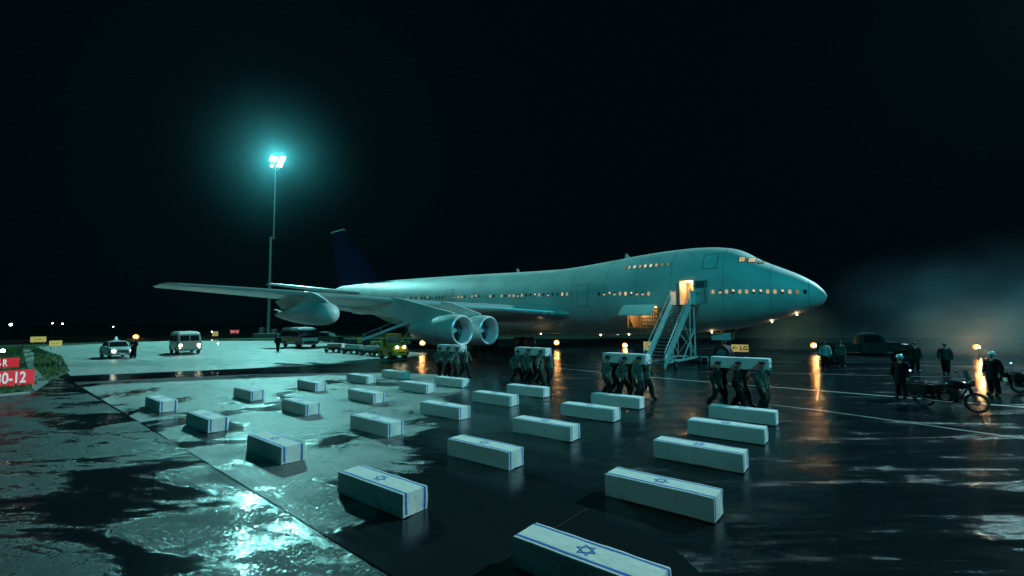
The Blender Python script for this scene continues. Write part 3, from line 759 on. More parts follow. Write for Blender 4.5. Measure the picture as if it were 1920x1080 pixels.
# ================================================================== COFFINS
m_cloth = mat('flag_cloth', (.80, .745, .69), .85, vary=.07, scale=7, bump=.5, bscale=11)
m_blue = mat('flag_blue', (.03, .14, .52), .75, vary=.1, scale=30)
CL, CW, CHH = 2.02, .566, .416
def coffin_meshes(seed):
    r_ = random.Random(seed)
    nx, ny, nz = 22, 6, 5
    bm = bmesh.new()
    def wob(p, k):
        return k*(math.sin(p[0]*5.1+seed)*math.cos(p[2]*9+seed*2)+.6*math.sin(p[0]*13+p[1]*7+seed*3))
    faces = []
    from mathutils import noise as mn
    V = {}
    def vert(i, j, k):
        if (i, j, k) in V: return V[(i, j, k)]
        x = CL*(i/nx-.5); y = CW*(j/ny-.5); z = CHH*k/nz
        q = mn.noise(Vector((x*2.2+seed*7, y*3, z*3)))*.020+mn.noise(Vector((x*8, y*8+seed*5, z*3)))*.009
        down = 1-k/nz
        if j in (0, ny): y += (1 if j else -1)*(q*(.3+down)+.006*down)
        if i in (0, nx): x += (1 if i else -1)*(q*(.3+down)+.008*down)
        if k == nz: z += q*.45-.006*(abs(2*j/ny-1)**3)
        if k == 0: z = max(.0, q*1.2+.006)
        V[(i, j, k)] = bm.verts.new((x, y, z)); return V[(i, j, k)]
    for i in range(nx):
        for j in range(ny): bm.faces.new([vert(i, j, nz), vert(i+1, j, nz), vert(i+1, j+1, nz), vert(i, j+1, nz)])
    for k in range(nz):
        for i in range(nx):
            bm.faces.new([vert(i, 0, k), vert(i+1, 0, k), vert(i+1, 0, k+1), vert(i, 0, k+1)])
            bm.faces.new([vert(i, ny, k), vert(i+1, ny, k), vert(i+1, ny, k+1), vert(i, ny, k+1)])
        for j in range(ny):
            bm.faces.new([vert(0, j, k), vert(0, j+1, k), vert(0, j+1, k+1), vert(0, j, k+1)])
            bm.faces.new([vert(nx, j, k), vert(nx, j+1, k), vert(nx, j+1, k+1), vert(nx, j, k+1)])
    for i in range(nx): 
        for j in range(ny): bm.faces.new([vert(i, j, 0), vert(i+1, j, 0), vert(i+1, j+1, 0), vert(i, j+1, 0)])
    bmesh.ops.recalc_face_normals(bm, faces=bm.faces)
    es = [e for e in bm.edges if e.is_manifold and e.calc_face_angle(0) > 1.0]
    bmesh.ops.bevel(bm, geom=es, offset=.010, segments=2, affect='EDGES')
    me = bpy.data.meshes.new('flag_drape'); bm.to_mesh(me); bm.free(); me.materials.append(m_cloth); me.shade_smooth(); me.set_sharp_from_angle(angle=R(50))
    # stripes lie over the top and down both ends, following the wobble
    from mathutils.bvhtree import BVHTree
    bvh = BVHTree.FromPolygons([v.co for v in me.vertices], [p.vertices for p in me.polygons])
    def onsurf(p, off=.0025):
        loc, n, _, _ = bvh.find_nearest(p); 
        return loc+n*off
    out = []
    for sy in (-1, 1):
        mb = MB(); y0 = sy*(CW/2-.070); w = .022; pts = []
        for k in range(0, 9): pts.append((-CL/2-.012, k/8*CHH*.97+.008))
        for i in range(0, 41): pts.append((-CL/2+.004+(CL-.008)*i/40, CHH+.004))
        for k in range(8, -1, -1): pts.append((CL/2+.012, k/8*CHH*.97+.008))
        vs = []
        for (x, z) in pts:
            for s_ in (-1, 1):
                vs.append(onsurf(Vector((x, y0+s_*w, z))))
        fs = [(2*i, 2*i+1, 2*i+3, 2*i+2) for i in range(len(pts)-1)]
        mb.add(vs, fs, m_blue); out.append(mb.mesh('stripe', weld=False))
    mb = MB(); Rr, w = .15, .019
    for rot in (0, PI):
        tri_o = [Vector((math.cos(rot+2*PI*k/3)*Rr, math.sin(rot+2*PI*k/3)*Rr, CHH+.01)) for k in range(3)]
        ri = Rr-2*w*1.0
        tri_i = [Vector((math.cos(rot+2*PI*k/3)*ri, math.sin(rot+2*PI*k/3)*ri, CHH+.01)) for k in range(3)]
        off = .003+(.0012 if rot else 0)
        vs = []; fs = []
        for k in range(3):
            a, b_ = tri_o[k], tri_o[(k+1) % 3]; c, d = tri_i[k], tri_i[(k+1) % 3]; q = len(vs); S = 6
            for s in range(S+1): vs += [onsurf(a.lerp(b_, s/S), off), onsurf(c.lerp(d, s/S), off)]
            fs += [(q+2*s, q+2*s+1, q+2*s+3, q+2*s+2) for s in range(S)]
        mb.add(vs, fs, m_blue)
    star = mb.mesh('star', weld=False)
    return me, out, star
CM = [coffin_meshes(i+1) for i in range(5)]
def coffin(loc, rz, label, group, var=0, tilt=(0, 0)):
    t = thing('coffin', label, 'coffin', loc, rz, group); t.rotation_euler = (tilt[0], tilt[1], rz)
    me, st_, sta = CM[var % 5]
    link('flag_drape', me, t); link('stripe', st_[0], t); link('stripe', st_[1], t); link('star', sta, t)
    return t
lines_ = {
 'rightmost line': [(1.55, 5.34, 141.), (3.3532, 7.882, 141.2), (5.058, 10.322, 141.6), (6.751, 12.556, 141.8), (8.300, 14.714, 141.3)],
 'second line from the right': [(-1.921, 8.147, 142.1), (-.103, 10.619, 141.3), (1.590, 13.001, 142.6), (3.313, 15.40, 142.6), (4.753, 17.479, 142.8)],
 'middle line': [(-5.539, 11.157, 140.4), (-3.656, 13.595, 140.4), (-1.848, 15.873, 141.8), (-.127, 18.176, 140.9), (1.323, 20.18, 143.0)],
 'second line from the left': [(-9.375, 14.306, 140.9), (-7.458, 16.701, 139.0), (-5.737, 19.063, 139.1), (-4.038, 21.547, 141.0), (-2.561, 23.258, 141.7)],
 'leftmost line': [(-13.334, 17.517, 140.7), (-11.28, 19.929, 139.3), (-9.549, 22.388, 138.2), (-7.864, 24.884, 140.1), (-6.383, 26.670, 140.5)]}
nth = ['nearest', 'second nearest', 'third nearest', 'fourth nearest', 'farthest']
ci = 0
for ln, L_ in lines_.items():
    for i, (x, y, a) in enumerate(L_):
        a = R(a); d_ = Vector((math.cos(a), math.sin(a))); e_ = Vector((d_.y, -d_.x))
        c = Vector((x, y))+d_*CL/2+e_*CW*-.5 if False else Vector((x, y))+d_*CL/2+Vector((d_.y, -d_.x))*CW/2
        gz = .012 if True else 0
        coffin((c.x, c.y, .012), a, 'flag-draped coffin on the ground, %s in the %s' % (nth[i], ln), 'flag-draped coffins laid out in lines on the apron', ci); ci += 1

# ================================================================== PEOPLE
SKIN = mat('skin', (.42, .26, .19), .55, vary=.08, scale=20)
C_OLIVE = mat('olive_fatigues', (.022, .026, .022), .9, spec=.15, vary=.7, scale=14, bump=.3, bscale=20)
C_LIGHT = mat('faded_fatigues', (.085, .095, .08), .9, spec=.15, vary=.7, scale=14, bump=.3, bscale=20)
C_NAVY = mat('navy_uniform', (.006, .007, .010), .85, spec=.12, vary=.2)
C_COAT = mat('dark_coat', (.03, .035, .035), .8, vary=.2)
C_SHIRT = mat('light_shirt', (.42, .45, .44), .8)
C_BOOT = mat('black_boot', (.012, .012, .012), .4)
C_MAROON = mat('maroon_beret', (.16, .012, .03), .85)
C_CAP = mat('dark_cap', (.02, .025, .02), .85)
C_HAIR = mat('dark_hair', (.015, .011, .009), .6)
C_HELM = mat('white_helmet', (.75, .77, .77), .2, vary=.04)

def skin_mesh(J, E, root, sub=1):
    me = bpy.data.meshes.new('sk'); names = list(J); idx = {n: i for i, n in enumerate(names)}
    me.from_pydata([J[n][0] for n in names], [(idx[a], idx[b]) for a, b in E], [])
    o = bpy.data.objects.new('sk', me); col.objects.link(o)
    md = o.modifiers.new('s', 'SKIN'); md.use_smooth_shade = True; md.branch_smoothing = .2
    sv = me.skin_vertices[0].data
    for n in names:
        r_ = J[n][1]; r_ = r_ if isinstance(r_, tuple) else (r_, r_); sv[idx[n]].radius = r_; sv[idx[n]].use_root = (n == root)
    if sub: s_ = o.modifiers.new('u', 'SUBSURF'); s_.levels = sub; s_.render_levels = sub
    bpy.context.view_layer.update(); dg = bpy.context.evaluated_depsgraph_get()
    out = bpy.data.meshes.new_from_object(o.evaluated_get(dg), depsgraph=dg)
    bpy.data.objects.remove(o); bpy.data.meshes.remove(me)
    return out
def person_meshes(P, coat=False):
    """P: pose dictionary in local coordinates, facing +x, left = +y"""
    lean = P.get('lean', 0.)
    J = {'pelvis': (Vector((0, 0, .94)), (.15, .12)), 'waist': (Vector((.01+lean*.3, 0, 1.10)), (.135, .105)), 'chest': (Vector((.02+lean*.8, 0, 1.32)), (.165, .125)),
         'collar': (Vector((.0+lean, 0, 1.455)), (.10, .085)), 'neck': (Vector((.015+lean*1.05, 0, 1.53)), .055),
         'jaw': (Vector((.045+lean*1.1, 0, 1.60)), (.062, .072)), 'head': (Vector((.03+lean*1.1, 0, 1.68)), (.078, .096)), 'crown': (Vector((.02+lean*1.1, 0, 1.755)), (.06, .075)),
         'nose': (Vector((.135+lean*1.1, 0, 1.64)), .012)}
    E = [('pelvis', 'waist'), ('waist', 'chest'), ('chest', 'collar'), ('collar', 'neck'), ('neck', 'jaw'), ('jaw', 'head'), ('head', 'crown'), ('head', 'nose')]
    for sd, nm in ((1, 'L'), (-1, 'R')):
        hip = Vector((0, sd*.095, .88)); knee = Vector(P['knee'+nm]); ank = Vector(P['ank'+nm]); 
        toe = ank+Vector((.17, sd*.02, -.045)) if ('toe'+nm) not in P else Vector(P['toe'+nm])
        heel = ank+Vector((-.05, 0, -.04))
        J['hip'+nm] = (hip, .105); J['thigh'+nm] = (hip.lerp(knee, .5), .085); J['knee'+nm] = (knee, .062); J['calf'+nm] = (knee.lerp(ank, .35)+Vector((-.02, 0, 0)), .062); J['ank'+nm] = (ank, .042); J['toe'+nm] = (toe, (.042, .03))
        E += [('pelvis', 'hip'+nm), ('hip'+nm, 'thigh'+nm), ('thigh'+nm, 'knee'+nm), ('knee'+nm, 'calf'+nm), ('calf'+nm, 'ank'+nm), ('ank'+nm, 'toe'+nm)]
        sh = Vector((lean, sd*.185, 1.42)); el = Vector(P['elb'+nm]); wr = Vector(P['wri'+nm])
        hd = (wr-el).normalized(); palm = wr+hd*.075
        J['sh'+nm] = (sh, .068); J['up'+nm] = (sh.lerp(el, .5), .054); J['elb'+nm] = (el, .045); J['fore'+nm] = (el.lerp(wr, .4), .042); J['wri'+nm] = (wr, .028); J['palm'+nm] = (palm, (.038, .018))
        E += [('collar', 'sh'+nm), ('sh'+nm, 'up'+nm), ('up'+nm, 'elb'+nm), ('elb'+nm, 'fore'+nm), ('fore'+nm, 'wri'+nm), ('wri'+nm, 'palm'+nm)]
        side = hd.cross(Vector((0, 1, 0))); side = side.normalized() if side.length > .1 else Vector((1, 0, 0)); pn = hd.cross(side).normalized()*(-sd)
        for q, (off, ln_) in enumerate(((-.030, .070), (-.010, .082), (.011, .076), (.031, .060))):
            b0 = palm+side*off+hd*.015; b1 = b0+hd*ln_*.55+pn*.008; b2 = b1+hd*ln_*.4+pn*.025
            J['f%d%s' % (q, nm)] = (b1, .0095); J['g%d%s' % (q, nm)] = (b2, .008)
            E += [('palm'+nm, 'f%d%s' % (q, nm)), ('f%d%s' % (q, nm), 'g%d%s' % (q, nm))]
        tb = wr+hd*.045+side*.045; J['t'+nm] = (tb, .012); J['tt'+nm] = (tb+hd*.04+side*.01, .009); E += [('wri'+nm, 't'+nm), ('t'+nm, 'tt'+nm)]
    body = skin_mesh(J, E, 'pelvis', 1)
    body.materials.clear(); body.materials.append(SKIN)
    # nearest-bone classification for the clothes
    cls = {}
    segs = []; kinds = []
    for a, b_ in E:
        k = 'torso'
        n = a if a not in ('pelvis', 'collar') else b_
        s_ = b_
        if s_.startswith(('hip', 'thigh', 'knee', 'calf')): k = 'leg'
        elif s_.startswith(('ank',)): k = 'shin'
        elif s_.startswith('toe'): k = 'boot'
        elif s_.startswith(('sh', 'up', 'elb', 'fore')): k = 'arm'
        elif s_.startswith(('wri',)): k = 'cuff'
        elif s_.startswith(('palm', 'f', 'g', 't')): k = 'hand'
        elif s_ in ('neck', 'jaw', 'head', 'crown', 'nose'): k = 'head'
        segs.append((np.array(J[a][0]), np.array(J[b_][0]))); kinds.append(k)
    co = np.empty(len(body.vertices)*3); body.vertices.foreach_get('co', co); co = co.reshape(-1, 3)
    D = []
    for a, b_ in segs:
        ab = b_-a; t_ = np.clip(((co-a) @ ab)/(ab @ ab+1e-9), 0, 1); D.append(np.linalg.norm(co-(a+t_[:, None]*ab), axis=1))
    near_ = np.argmin(np.array(D), 0); vk = [kinds[i] for i in near_]
    nr = np.array([v.normal[:] for v in body.vertices])
    def shell(name, ks, off, m, flare=None, side=0):
        keep = [p for p in body.polygons if all(vk[v] in ks and (side == 0 or co[v][1]*side > 0) and (side == 0 or co[v][2] < .3) for v in p.vertices)]
        used = sorted({v for p in keep for v in p.vertices}); mp = {v: i for i, v in enumerate(used)}
        vs = []
        for v in used:
            c = Vector(co[v])+Vector(nr[v])*off
            if flare and c.z < flare[0] and vk[v] != 'arm': 
                f = 1+(flare[0]-c.z)*flare[1]; c.x *= f; c.y *= f
            vs.append(c)
        me = bpy.data.meshes.new(name); me.from_pydata(vs, [], [[mp[v] for v in p.vertices] for p in keep]); me.materials.append(m)
        me.shade_smooth() if len(me.polygons) else None
        return me
    def mk(cj, ct):
        out = [('jacket', shell('jacket', ('torso', 'arm', 'cuff'), .058, cj, (1.12, .35))), ('trousers', shell('trousers', ('leg', 'shin'), .048, ct)), ('boot', shell('boot', ('boot', 'shin'), .03, C_BOOT, side=1)), ('boot', shell('boot', ('boot', 'shin'), .03, C_BOOT, side=-1))]
        # jacket skirt (hem) as a soft band around the hips
        b = MB(); n = 14; vs = []
        for (z, rx, ry) in ((1.12, .175, .205), (.98, .195, .235), (.84 if not coat else .62, .19 if not coat else .22, .225 if not coat else .245)):
            for k in range(n): a = 2*PI*k/n; w_ = 1+.04*math.sin(k*2.3+z*9); vs.append((lean*.2*(z-.9)+rx*math.cos(a)*w_, ry*math.sin(a)*w_, z))
        fs = [(i*n+k, i*n+(k+1) % n, (i+1)*n+(k+1) % n, (i+1)*n+k) for i in range(2) for k in range(n)]
        b.add(vs, fs, cj); out.append(('jacket_hem', b.mesh('jacket_hem', smooth='all')))
        return out
    hx = .03+lean*1.1
    return body, mk, hx
def hat_mesh(kind, hx):
    b = MB()
    if kind == 'beret':
        b.lathe([(.098, 1.705), (.104, 1.73), (.125, 1.765), (.10, 1.795), (.001, 1.80)], C_MAROON, 16, 'Z', (hx-.01, 0, 0)); b.v = [(v[0], v[1]*.92+(v[2]-1.7)*-.25, v[2]) for v in b.v]
    elif kind == 'cap':
        b.lathe([(.100, 1.70), (.106, 1.74), (.10, 1.79), (.06, 1.812), (.001, 1.815)], C_CAP, 16, 'Z', (hx-.01, 0, 0)); b.v = [(v[0], v[1]*.88, v[2]) for v in b.v]
        b.add([(hx+.07, -.07, 1.712), (hx+.17, -.045, 1.70), (hx+.17, .045, 1.70), (hx+.07, .07, 1.712), (hx+.07, -.07, 1.72), (hx+.17, -.045, 1.708), (hx+.17, .045, 1.708), (hx+.07, .07, 1.72)], [(0, 1, 2, 3), (4, 5, 6, 7), (0, 1, 5, 4), (1, 2, 6, 5), (2, 3, 7, 6)], C_CAP)
    elif kind == 'helmet':
        b.lathe([(.122, 1.62), (.136, 1.68), (.138, 1.74), (.115, 1.80), (.06, 1.835), (.001, 1.84)], C_HELM, 20, 'Z', (hx-.02, 0, 0)); b.v = [(v[0] if not (v[2] < 1.66 and v[0] > hx+.03) else v[0]-.05, v[1]*.9, v[2]+(.06 if v[2] < 1.66 and v[0] > hx-.02 else 0)) for v in b.v]
        b.add([(hx+.07, -.08, 1.70), (hx+.19, -.05, 1.69), (hx+.19, .05, 1.69), (hx+.07, .08, 1.70), (hx+.07, -.08, 1.715), (hx+.19, -.05, 1.70), (hx+.19, .05, 1.70), (hx+.07, .08, 1.715)], [(0, 1, 2, 3), (4, 5, 6, 7), (0, 1, 5, 4), (1, 2, 6, 5), (2, 3, 7, 6)], C_CAP)
    else:
        b.lathe([(.10, 1.66), (.106, 1.72), (.095, 1.78), (.05, 1.805), (.001, 1.81)], C_HAIR, 14, 'Z', (hx-.02, 0, 0)); b.v = [(v[0], v[1]*.84, v[2]) for v in b.v]
    return b.mesh(kind if kind != 'hair' else 'hair', smooth=True)
POSES = {
 # walking with the inner (left) shoulder under the coffin
 'walkA': dict(kneeL=(.24, .10, .50), ankL=(.30, .10, .08), kneeR=(-.06, -.10, .48), ankR=(-.34, -.11, .13), elbL=(.17, .26, 1.36), wriL=(.26, .26, 1.58), elbR=(-.12, -.31, 1.15), wriR=(.02, -.36, .93), lean=.05),
 'walkB': dict(kneeL=(.02, .10, .48), ankL=(-.26, .10, .12), kneeR=(.20, -.10, .50), ankR=(.26, -.10, .08), elbL=(.16, .27, 1.34), wriL=(.28, .24, 1.56), elbR=(.02, -.34, 1.16), wriR=(.20, -.34, 1.02), lean=.03),
 'walkC': dict(kneeL=(.12, .10, .49), ankL=(.02, .10, .08), kneeR=(.10, -.10, .49), ankR=(-.10, -.11, .09), elbL=(.18, .25, 1.38), wriL=(.22, .27, 1.60), elbR=(-.04, -.33, 1.14), wriR=(.08, -.33, .90), lean=.02),
 'swing': dict(kneeL=(.02, .10, .48), ankL=(-.30, .10, .13), kneeR=(.24, -.12, .50), ankR=(.36, -.13, .08), elbL=(.16, .26, 1.34), wriL=(.26, .26, 1.57), elbR=(.14, -.40, 1.22), wriR=(.28, -.58, 1.05), lean=.06),
 'stand': dict(kneeL=(.03, .11, .48), ankL=(.0, .13, .08), kneeR=(.03, -.11, .48), ankR=(.0, -.13, .08), elbL=(-.02, .28, 1.14), wriL=(.08, .27, .89), elbR=(-.02, -.28, 1.14), wriR=(.08, -.27, .89)),
 'stroll': dict(kneeL=(.14, .09, .49), ankL=(.12, .09, .08), kneeR=(-.02, -.09, .48), ankR=(-.22, -.10, .10), elbL=(-.06, .28, 1.15), wriL=(.04, .27, .9), elbR=(.02, -.28, 1.14), wriR=(.16, -.24, .93), lean=.02),
 'hold': dict(kneeL=(.03, .11, .48), ankL=(.0, .13, .08), kneeR=(.03, -.11, .48), ankR=(.0, -.13, .08), elbL=(.04, .30, 1.16), wriL=(.26, .12, 1.16), elbR=(.04, -.30, 1.16), wriR=(.26, -.10, 1.20)),
 'drive': dict(kneeL=(.42, .13, .92), ankL=(.48, .13, .55), kneeR=(.42, -.13, .92), ankR=(.48, -.13, .55), elbL=(.16, .25, 1.18), wriL=(.40, .16, 1.22), elbR=(.16, -.25, 1.18), wriR=(.40, -.16, 1.22)),
}
def mirror(P): 
    Q = {}
    for k, v in P.items():
        if k.endswith('L'): Q[k[:-1]+'R'] = (v[0], -v[1], v[2])
        elif k.endswith('R') : Q[k[:-1]+'L'] = (v[0], -v[1], v[2])
        else: Q[k] = v
    return Q
for k in ('walkA', 'walkB', 'walkC', 'swing'): POSES[k+'_m'] = mirror(POSES[k])
PC = {}
def person(pose, loc, rz, label, outfit, hat, group=None, scale=1., coat=False):
    key = (pose, coat)
    if key not in PC:
        PC[key] = person_meshes(POSES[pose], coat)
    body, mk, hx = PC[key]; k2 = (pose, coat, outfit[0].name, outfit[1].name)
    if k2 not in PC: PC[k2] = mk(*outfit)
    k3 = (hat, round(hx, 3))
    if k3 not in PC: PC[k3] = hat_mesh(hat, hx)
    t = thing('person', label, 'person', loc, rz, group, scale)
    bo = link('body', body, t)
    for nm, me in PC[k2]: link(nm, me, t)
    link(hat, PC[k3], t)
    return t

OL, LT = (C_OLIVE, C_OLIVE), (C_LIGHT, C_OLIVE)
carry = [('A', -2.73, 27.5, 139.5, 'cap'), ('B', 2.05, 24.3, 140.5, 'cap'), ('C', 5.90, 19.65, 138.5, 'cap'), ('D', 9.68, 17.25, 141.5, 'beret')]
names_c = {'A': 'coffin below the engine inlets', 'B': 'coffin below the amber lamp', 'C': 'coffin beside the stairs', 'D': 'coffin below the yellow sign'}
grp_c = {'A': 'bearers of the farthest carried coffin', 'B': 'bearers of the coffin below the amber lamp', 'C': 'bearers of the coffin at the stairs', 'D': 'maroon bereted bearers of the nearest carried coffin'}
for gi, (g_, x, y, a, hat) in enumerate(carry):
    a = R(a); d_ = Vector((math.cos(a), math.sin(a), 0)); e_ = Vector((d_.y, -d_.x, 0))
    c = Vector((x, y, 0))+d_*CL/2-e_*CW/2      # x,y is the near right lower corner (on the visible long side)
    lab = {'A': 'flag-draped coffin on bearers\' shoulders in front of the engine inlets', 'B': 'flag-draped coffin on bearers\' shoulders below a bright amber lamp', 'C': 'flag-draped coffin on bearers\' shoulders beside the foot of the stairs', 'D': 'flag-draped coffin carried by men in maroon berets'}[g_]
    coffin((c.x, c.y, 1.50), a, lab, 'flag-draped coffins carried on shoulders', gi+1)
    fwd = a+PI
    for row, sgn in (('near', 1), ('far', -1)):       # near side = +e
        for k, tpos in enumerate((-.78, -.02, .74)):   # along -d (front positive)
            pos = c-d_*tpos+e_*sgn*.375+Vector((rng.uniform(-.04, .04), rng.uniform(-.03, .03), 0))
            if row == 'near': pose = [('walkA', 'walkC', 'walkB'), ('walkA', 'walkB', 'walkC'), ('walkA', 'walkC', 'walkB'), ('walkC', 'walkB', 'walkC')][gi][k]
            else: pose = [('walkB', 'walkC', 'swing'), ('walkA', 'walkC', 'swing'), ('walkB', 'walkA', 'walkC'), ('walkA', 'walkB', 'walkC')][gi][k]
            # near side man walks with the coffin on his left or right shoulder
            # forward = -d ; left of forward = ... near side (+e) relative to forward
            left = Vector((-math.sin(fwd), math.cos(fwd), 0))
            inner_left = (e_*-sgn).dot(left) > 0
            pn = pose if inner_left else pose+'_m'
            of = LT if (k == 2 or (row == 'far' and g_ != 'D')) else OL
            pl_ = ['rearmost', 'middle', 'front'][k]
            lb = '%s soldier in %s, %s side of the %s' % (pl_, {'beret': 'maroon beret', 'cap': 'dark cap'}[hat], row, names_c[g_])
            person(pn, (pos.x, pos.y, 0.012 if g_ in 'AB' else 0.0), fwd+rng.uniform(-.08, .08), lb, of, hat, grp_c[g_], 1.0+rng.uniform(-.03, .03))

person('stand', (16.45, 19.6, 0), R(205), 'policeman in white helmet and black uniform standing left of the motorcycle', (C_NAVY, C_NAVY), 'helmet', scale=1.0, coat=True)
person('stand', (21.0, 20.2, 0), R(190), 'policeman in pale helmet beside the second motorcycle at the right edge', (C_NAVY, C_NAVY), 'helmet', scale=1.02, coat=True)
person('stand', (20.83, 30.74, 0), R(240), 'man in a light shirt standing just right of the amber lamp', (C_SHIRT, C_NAVY), 'hair')
person('stroll', (22.26, 31.3, 0), R(260), 'man in grey jacket walking at the tail of the dark truck', (C_LIGHT, C_OLIVE), 'hair')
person('stroll', (24.95, 28.61, 0), R(250), 'bareheaded soldier walking just right of the dark truck bonnet', (C_OLIVE, C_OLIVE), 'hair')
person('stroll', (25.9, 27.6, 0), R(225), 'hazy figure walking in the lit smoke left of the far amber lamp', (C_LIGHT, C_OLIVE), 'hair')
person('hold', (-35.99, 43.74, .012), R(275), 'man in black jacket standing beside the small white car', (C_NAVY, C_NAVY), 'hair', scale=1.07, coat=False)
person('stroll', (-26.5, 52.0, .012), R(280), 'dark figure standing left of the orange striped bus', (C_NAVY, C_NAVY), 'hair', scale=1.05)

# ================================================================== MOTORCYCLES
m_bike = mat('bike_paint', (.012, .012, .014), .25, vary=.05)
def spoked(parent, x, r_, loc=None):
    w = part('wheel', parent, lambda b: b.lathe([(r_-.075, -.045), (r_-.02, -.05), (r_, 0), (r_-.02, .05), (r_-.075, .045)], m_rubber, 28, 'Y', (x, 0, r_)), smooth=True)
    part('rim', w, lambda b: b.lathe([(r_-.075, -.035), (r_-.095, -.02), (r_-.095, .02), (r_-.075, .035)], m_chrome, 28, 'Y', (x, 0, r_)), smooth=True)
    part('hub', w, lambda b: b.lathe([(.05, -.07), (.09, -.05), (.09, .05), (.05, .07)], m_chrome, 16, 'Y', (x, 0, r_), cap=True), smooth=True)
    part('spokes', w, lambda b: [b.tube([(x+.05*math.cos(t_), .03*(-1)**k, r_+.05*math.sin(t_)), (x+(r_-.09)*math.cos(t_+.15*(-1)**(k//2)), 0, r_+(r_-.09)*math.sin(t_+.15*(-1)**(k//2)))], .0035, m_chrome, 4, False) for k, t_ in enumerate([2*PI*i/24 for i in range(24)])])
    return w
def motorcycle(label):
    t = thing('motorcycle', label, 'motorcycle', group='police motorcycles parked on the right')
    spoked(t, -.68, .33); spoked(t, .70, .33)
    part('fork', t, lambda b: [b.tube([(.72, s*.09, .33), (.46, s*.09, .95)], .03, m_chrome, 8) for s in (-1, 1)], smooth=True)
    part('frame', t, lambda b: (b.tube([(.5, 0, .88), (.35, 0, .45), (.1, 0, .28), (-.35, 0, .30), (-.5, 0, .5), (-.3, 0, .72), (.45, 0, .84)], .022, m_dark, 8), [b.tube([(-.72, s*.1, .33), (-.35, s*.1, .40), (-.1, s*.09, .35)], .02, m_dark, 6) for s in (-1, 1)], [b.tube([(-.70, s*.13, .36), (-.55, s*.13, .70)], .03, m_chrome, 8) for s in (-1, 1)]), smooth=True)
    part('fuel_tank', t, lambda b: b.ball((.20, 0, .86), 1, m_bike, 18, (.34, .18, .15)), smooth='all')
    part('seat', t, lambda b: b.prism([(0, .82), (.02, .74), (-.75, .72), (-.95, .80), (-.93, .86), (-.6, .80), (-.35, .78), (-.05, .86)], .14, mat('bike_seat', (.02, .02, .02), .5)), bevel=.03, smooth=True)
    part('engine', t, lambda b: (b.box((.02, 0, .42), (.56, .36, .32), m_dark), b.box((-.32, 0, .60), (.34, .30, .26), m_bike), b.bar((.08, 0, .5), (.16, 0, .74), .28, .30, m_dark), [b.bar((.075+.012*i, 0, .54+.035*i), (.08+.012*i, 0, .545+.035*i), .26, .30, m_chrome) for i in range(5)], b.lathe([(.13, -.17), (.12, -.2), (.001, -.2)], m_chrome, 16, 'Y', (-.02, 0, .42))), bevel=.015)
    part('exhaust', t, lambda b: [b.tube([(.2, s*.1, .62), (.34, s*.14, .40), (.1, s*.17, .27), (-.4, s*.19, .27), (-1.0, s*.2, .36)], [.02, .02, .024, .045, .04], m_chrome, 8) for s in (-1, 1)], smooth=True)
    part('front_mudguard', t, lambda b: b.add([(.70+.365*math.cos(a)*1., y, .33+.365*math.sin(a)) for a in [R(d) for d in (20, 45, 70, 95, 120, 145, 165)] for y in (-.06, .06)], [(2*i, 2*i+1, 2*i+3, 2*i+2) for i in range(6)], m_bike))
    part('rear_mudguard', t, lambda b: b.add([(-.68+.37*math.cos(a)*1., y, .33+.37*math.sin(a)) for a in [R(d) for d in (30, 60, 90, 120, 150, 175)] for y in (-.07, .07)], [(2*i, 2*i+1, 2*i+3, 2*i+2) for i in range(5)], m_bike))
    hb = part('handlebar', t, lambda b: b.tube([(.30, -.38, 1.02), (.42, -.25, 1.06), (.48, 0, 1.0), (.42, .25, 1.06), (.30, .38, 1.02)], .014, m_chrome, 8), smooth=True)
    for s in (-1, 1): part('mirror', t, lambda b: (b.tube([(.40, s*.28, 1.06), (.36, s*.40, 1.26)], .007, m_dark, 5), b.ball((.34, s*.42, 1.29), .065, m_dark, 10, (.35, 1, .8))))
    part('headlamp', t, lambda b: (b.lathe([(.05, -.12), (.10, -.04), (.105, .03), (.001, .04)], m_dark, 16, 'X', (.62, 0, .95))), smooth=True)
    part('windshield', t, lambda b: b.add([(.62-.03*abs(y)*8-.0-zz*.35, y, .98+zz) for zz in (0, .18, .38) for y in (-.22, -.11, 0, .11, .22)], [(i*5+k, i*5+k+1, (i+1)*5+k+1, (i+1)*5+k) for i in range(2) for k in range(4)], mat('windshield_plastic', (.8, .85, .85), .08, 0, 0, trans=.95)), smooth='all')
    part('windshield_rim', t, lambda b: b.tube([(.56, -.22, .98), (.50, -.225, 1.16), (.44, -.2, 1.32), (.47, 0, 1.38), (.44, .2, 1.32), (.50, .225, 1.16), (.56, .22, .98)], .008, m_chrome, 5), smooth=True)
    for s in (-1, 1):
        pn = part('pannier', t, lambda b: b.box((-.76, s*.28, .64), (.58, .24, .42), m_bike), bevel=.04, seg=3, smooth=True)
        part('lid_trim', pn, lambda b: b.box((-.76, s*.28, .78), (.585, .245, .012), m_galv))
    part('beacon', t, lambda b: (b.tube([(-.98, -.2, .8), (-.98, -.2, 1.2)], .01, m_chrome, 6), b.ball((-.98, -.2, 1.22), .034, mat('blue_beacon', (.3, .5, .8), .2, 0, 0, emit=(.35, .75, 1.), estr=2.5), 10)))
    part('kickstand', t, lambda b: (b.tube([(.1, -.12, .3), (.2, -.30, .02)], .012, m_chrome, 6),))
    part('number_plate', t, lambda b: b.box((-1.12, 0, .55), (.01, .2, .16), mat('plate', (.6, .6, .55), .5)))
    return t
bike = motorcycle('black police motorcycle with panniers and windscreen parked at the right')
bike.location = (16.03, 17.08, 0); bike.rotation_euler = (R(-6), 0, R(-62)); bike.scale = (1.08,)*3
b2 = copy_tree(bike); b2.location = (23.1, 20.3, 0); b2.rotation_euler = (R(-5), 0, R(-12)); b2['label'] = 'second dark motorcycle half cut off by the right edge of the picture'

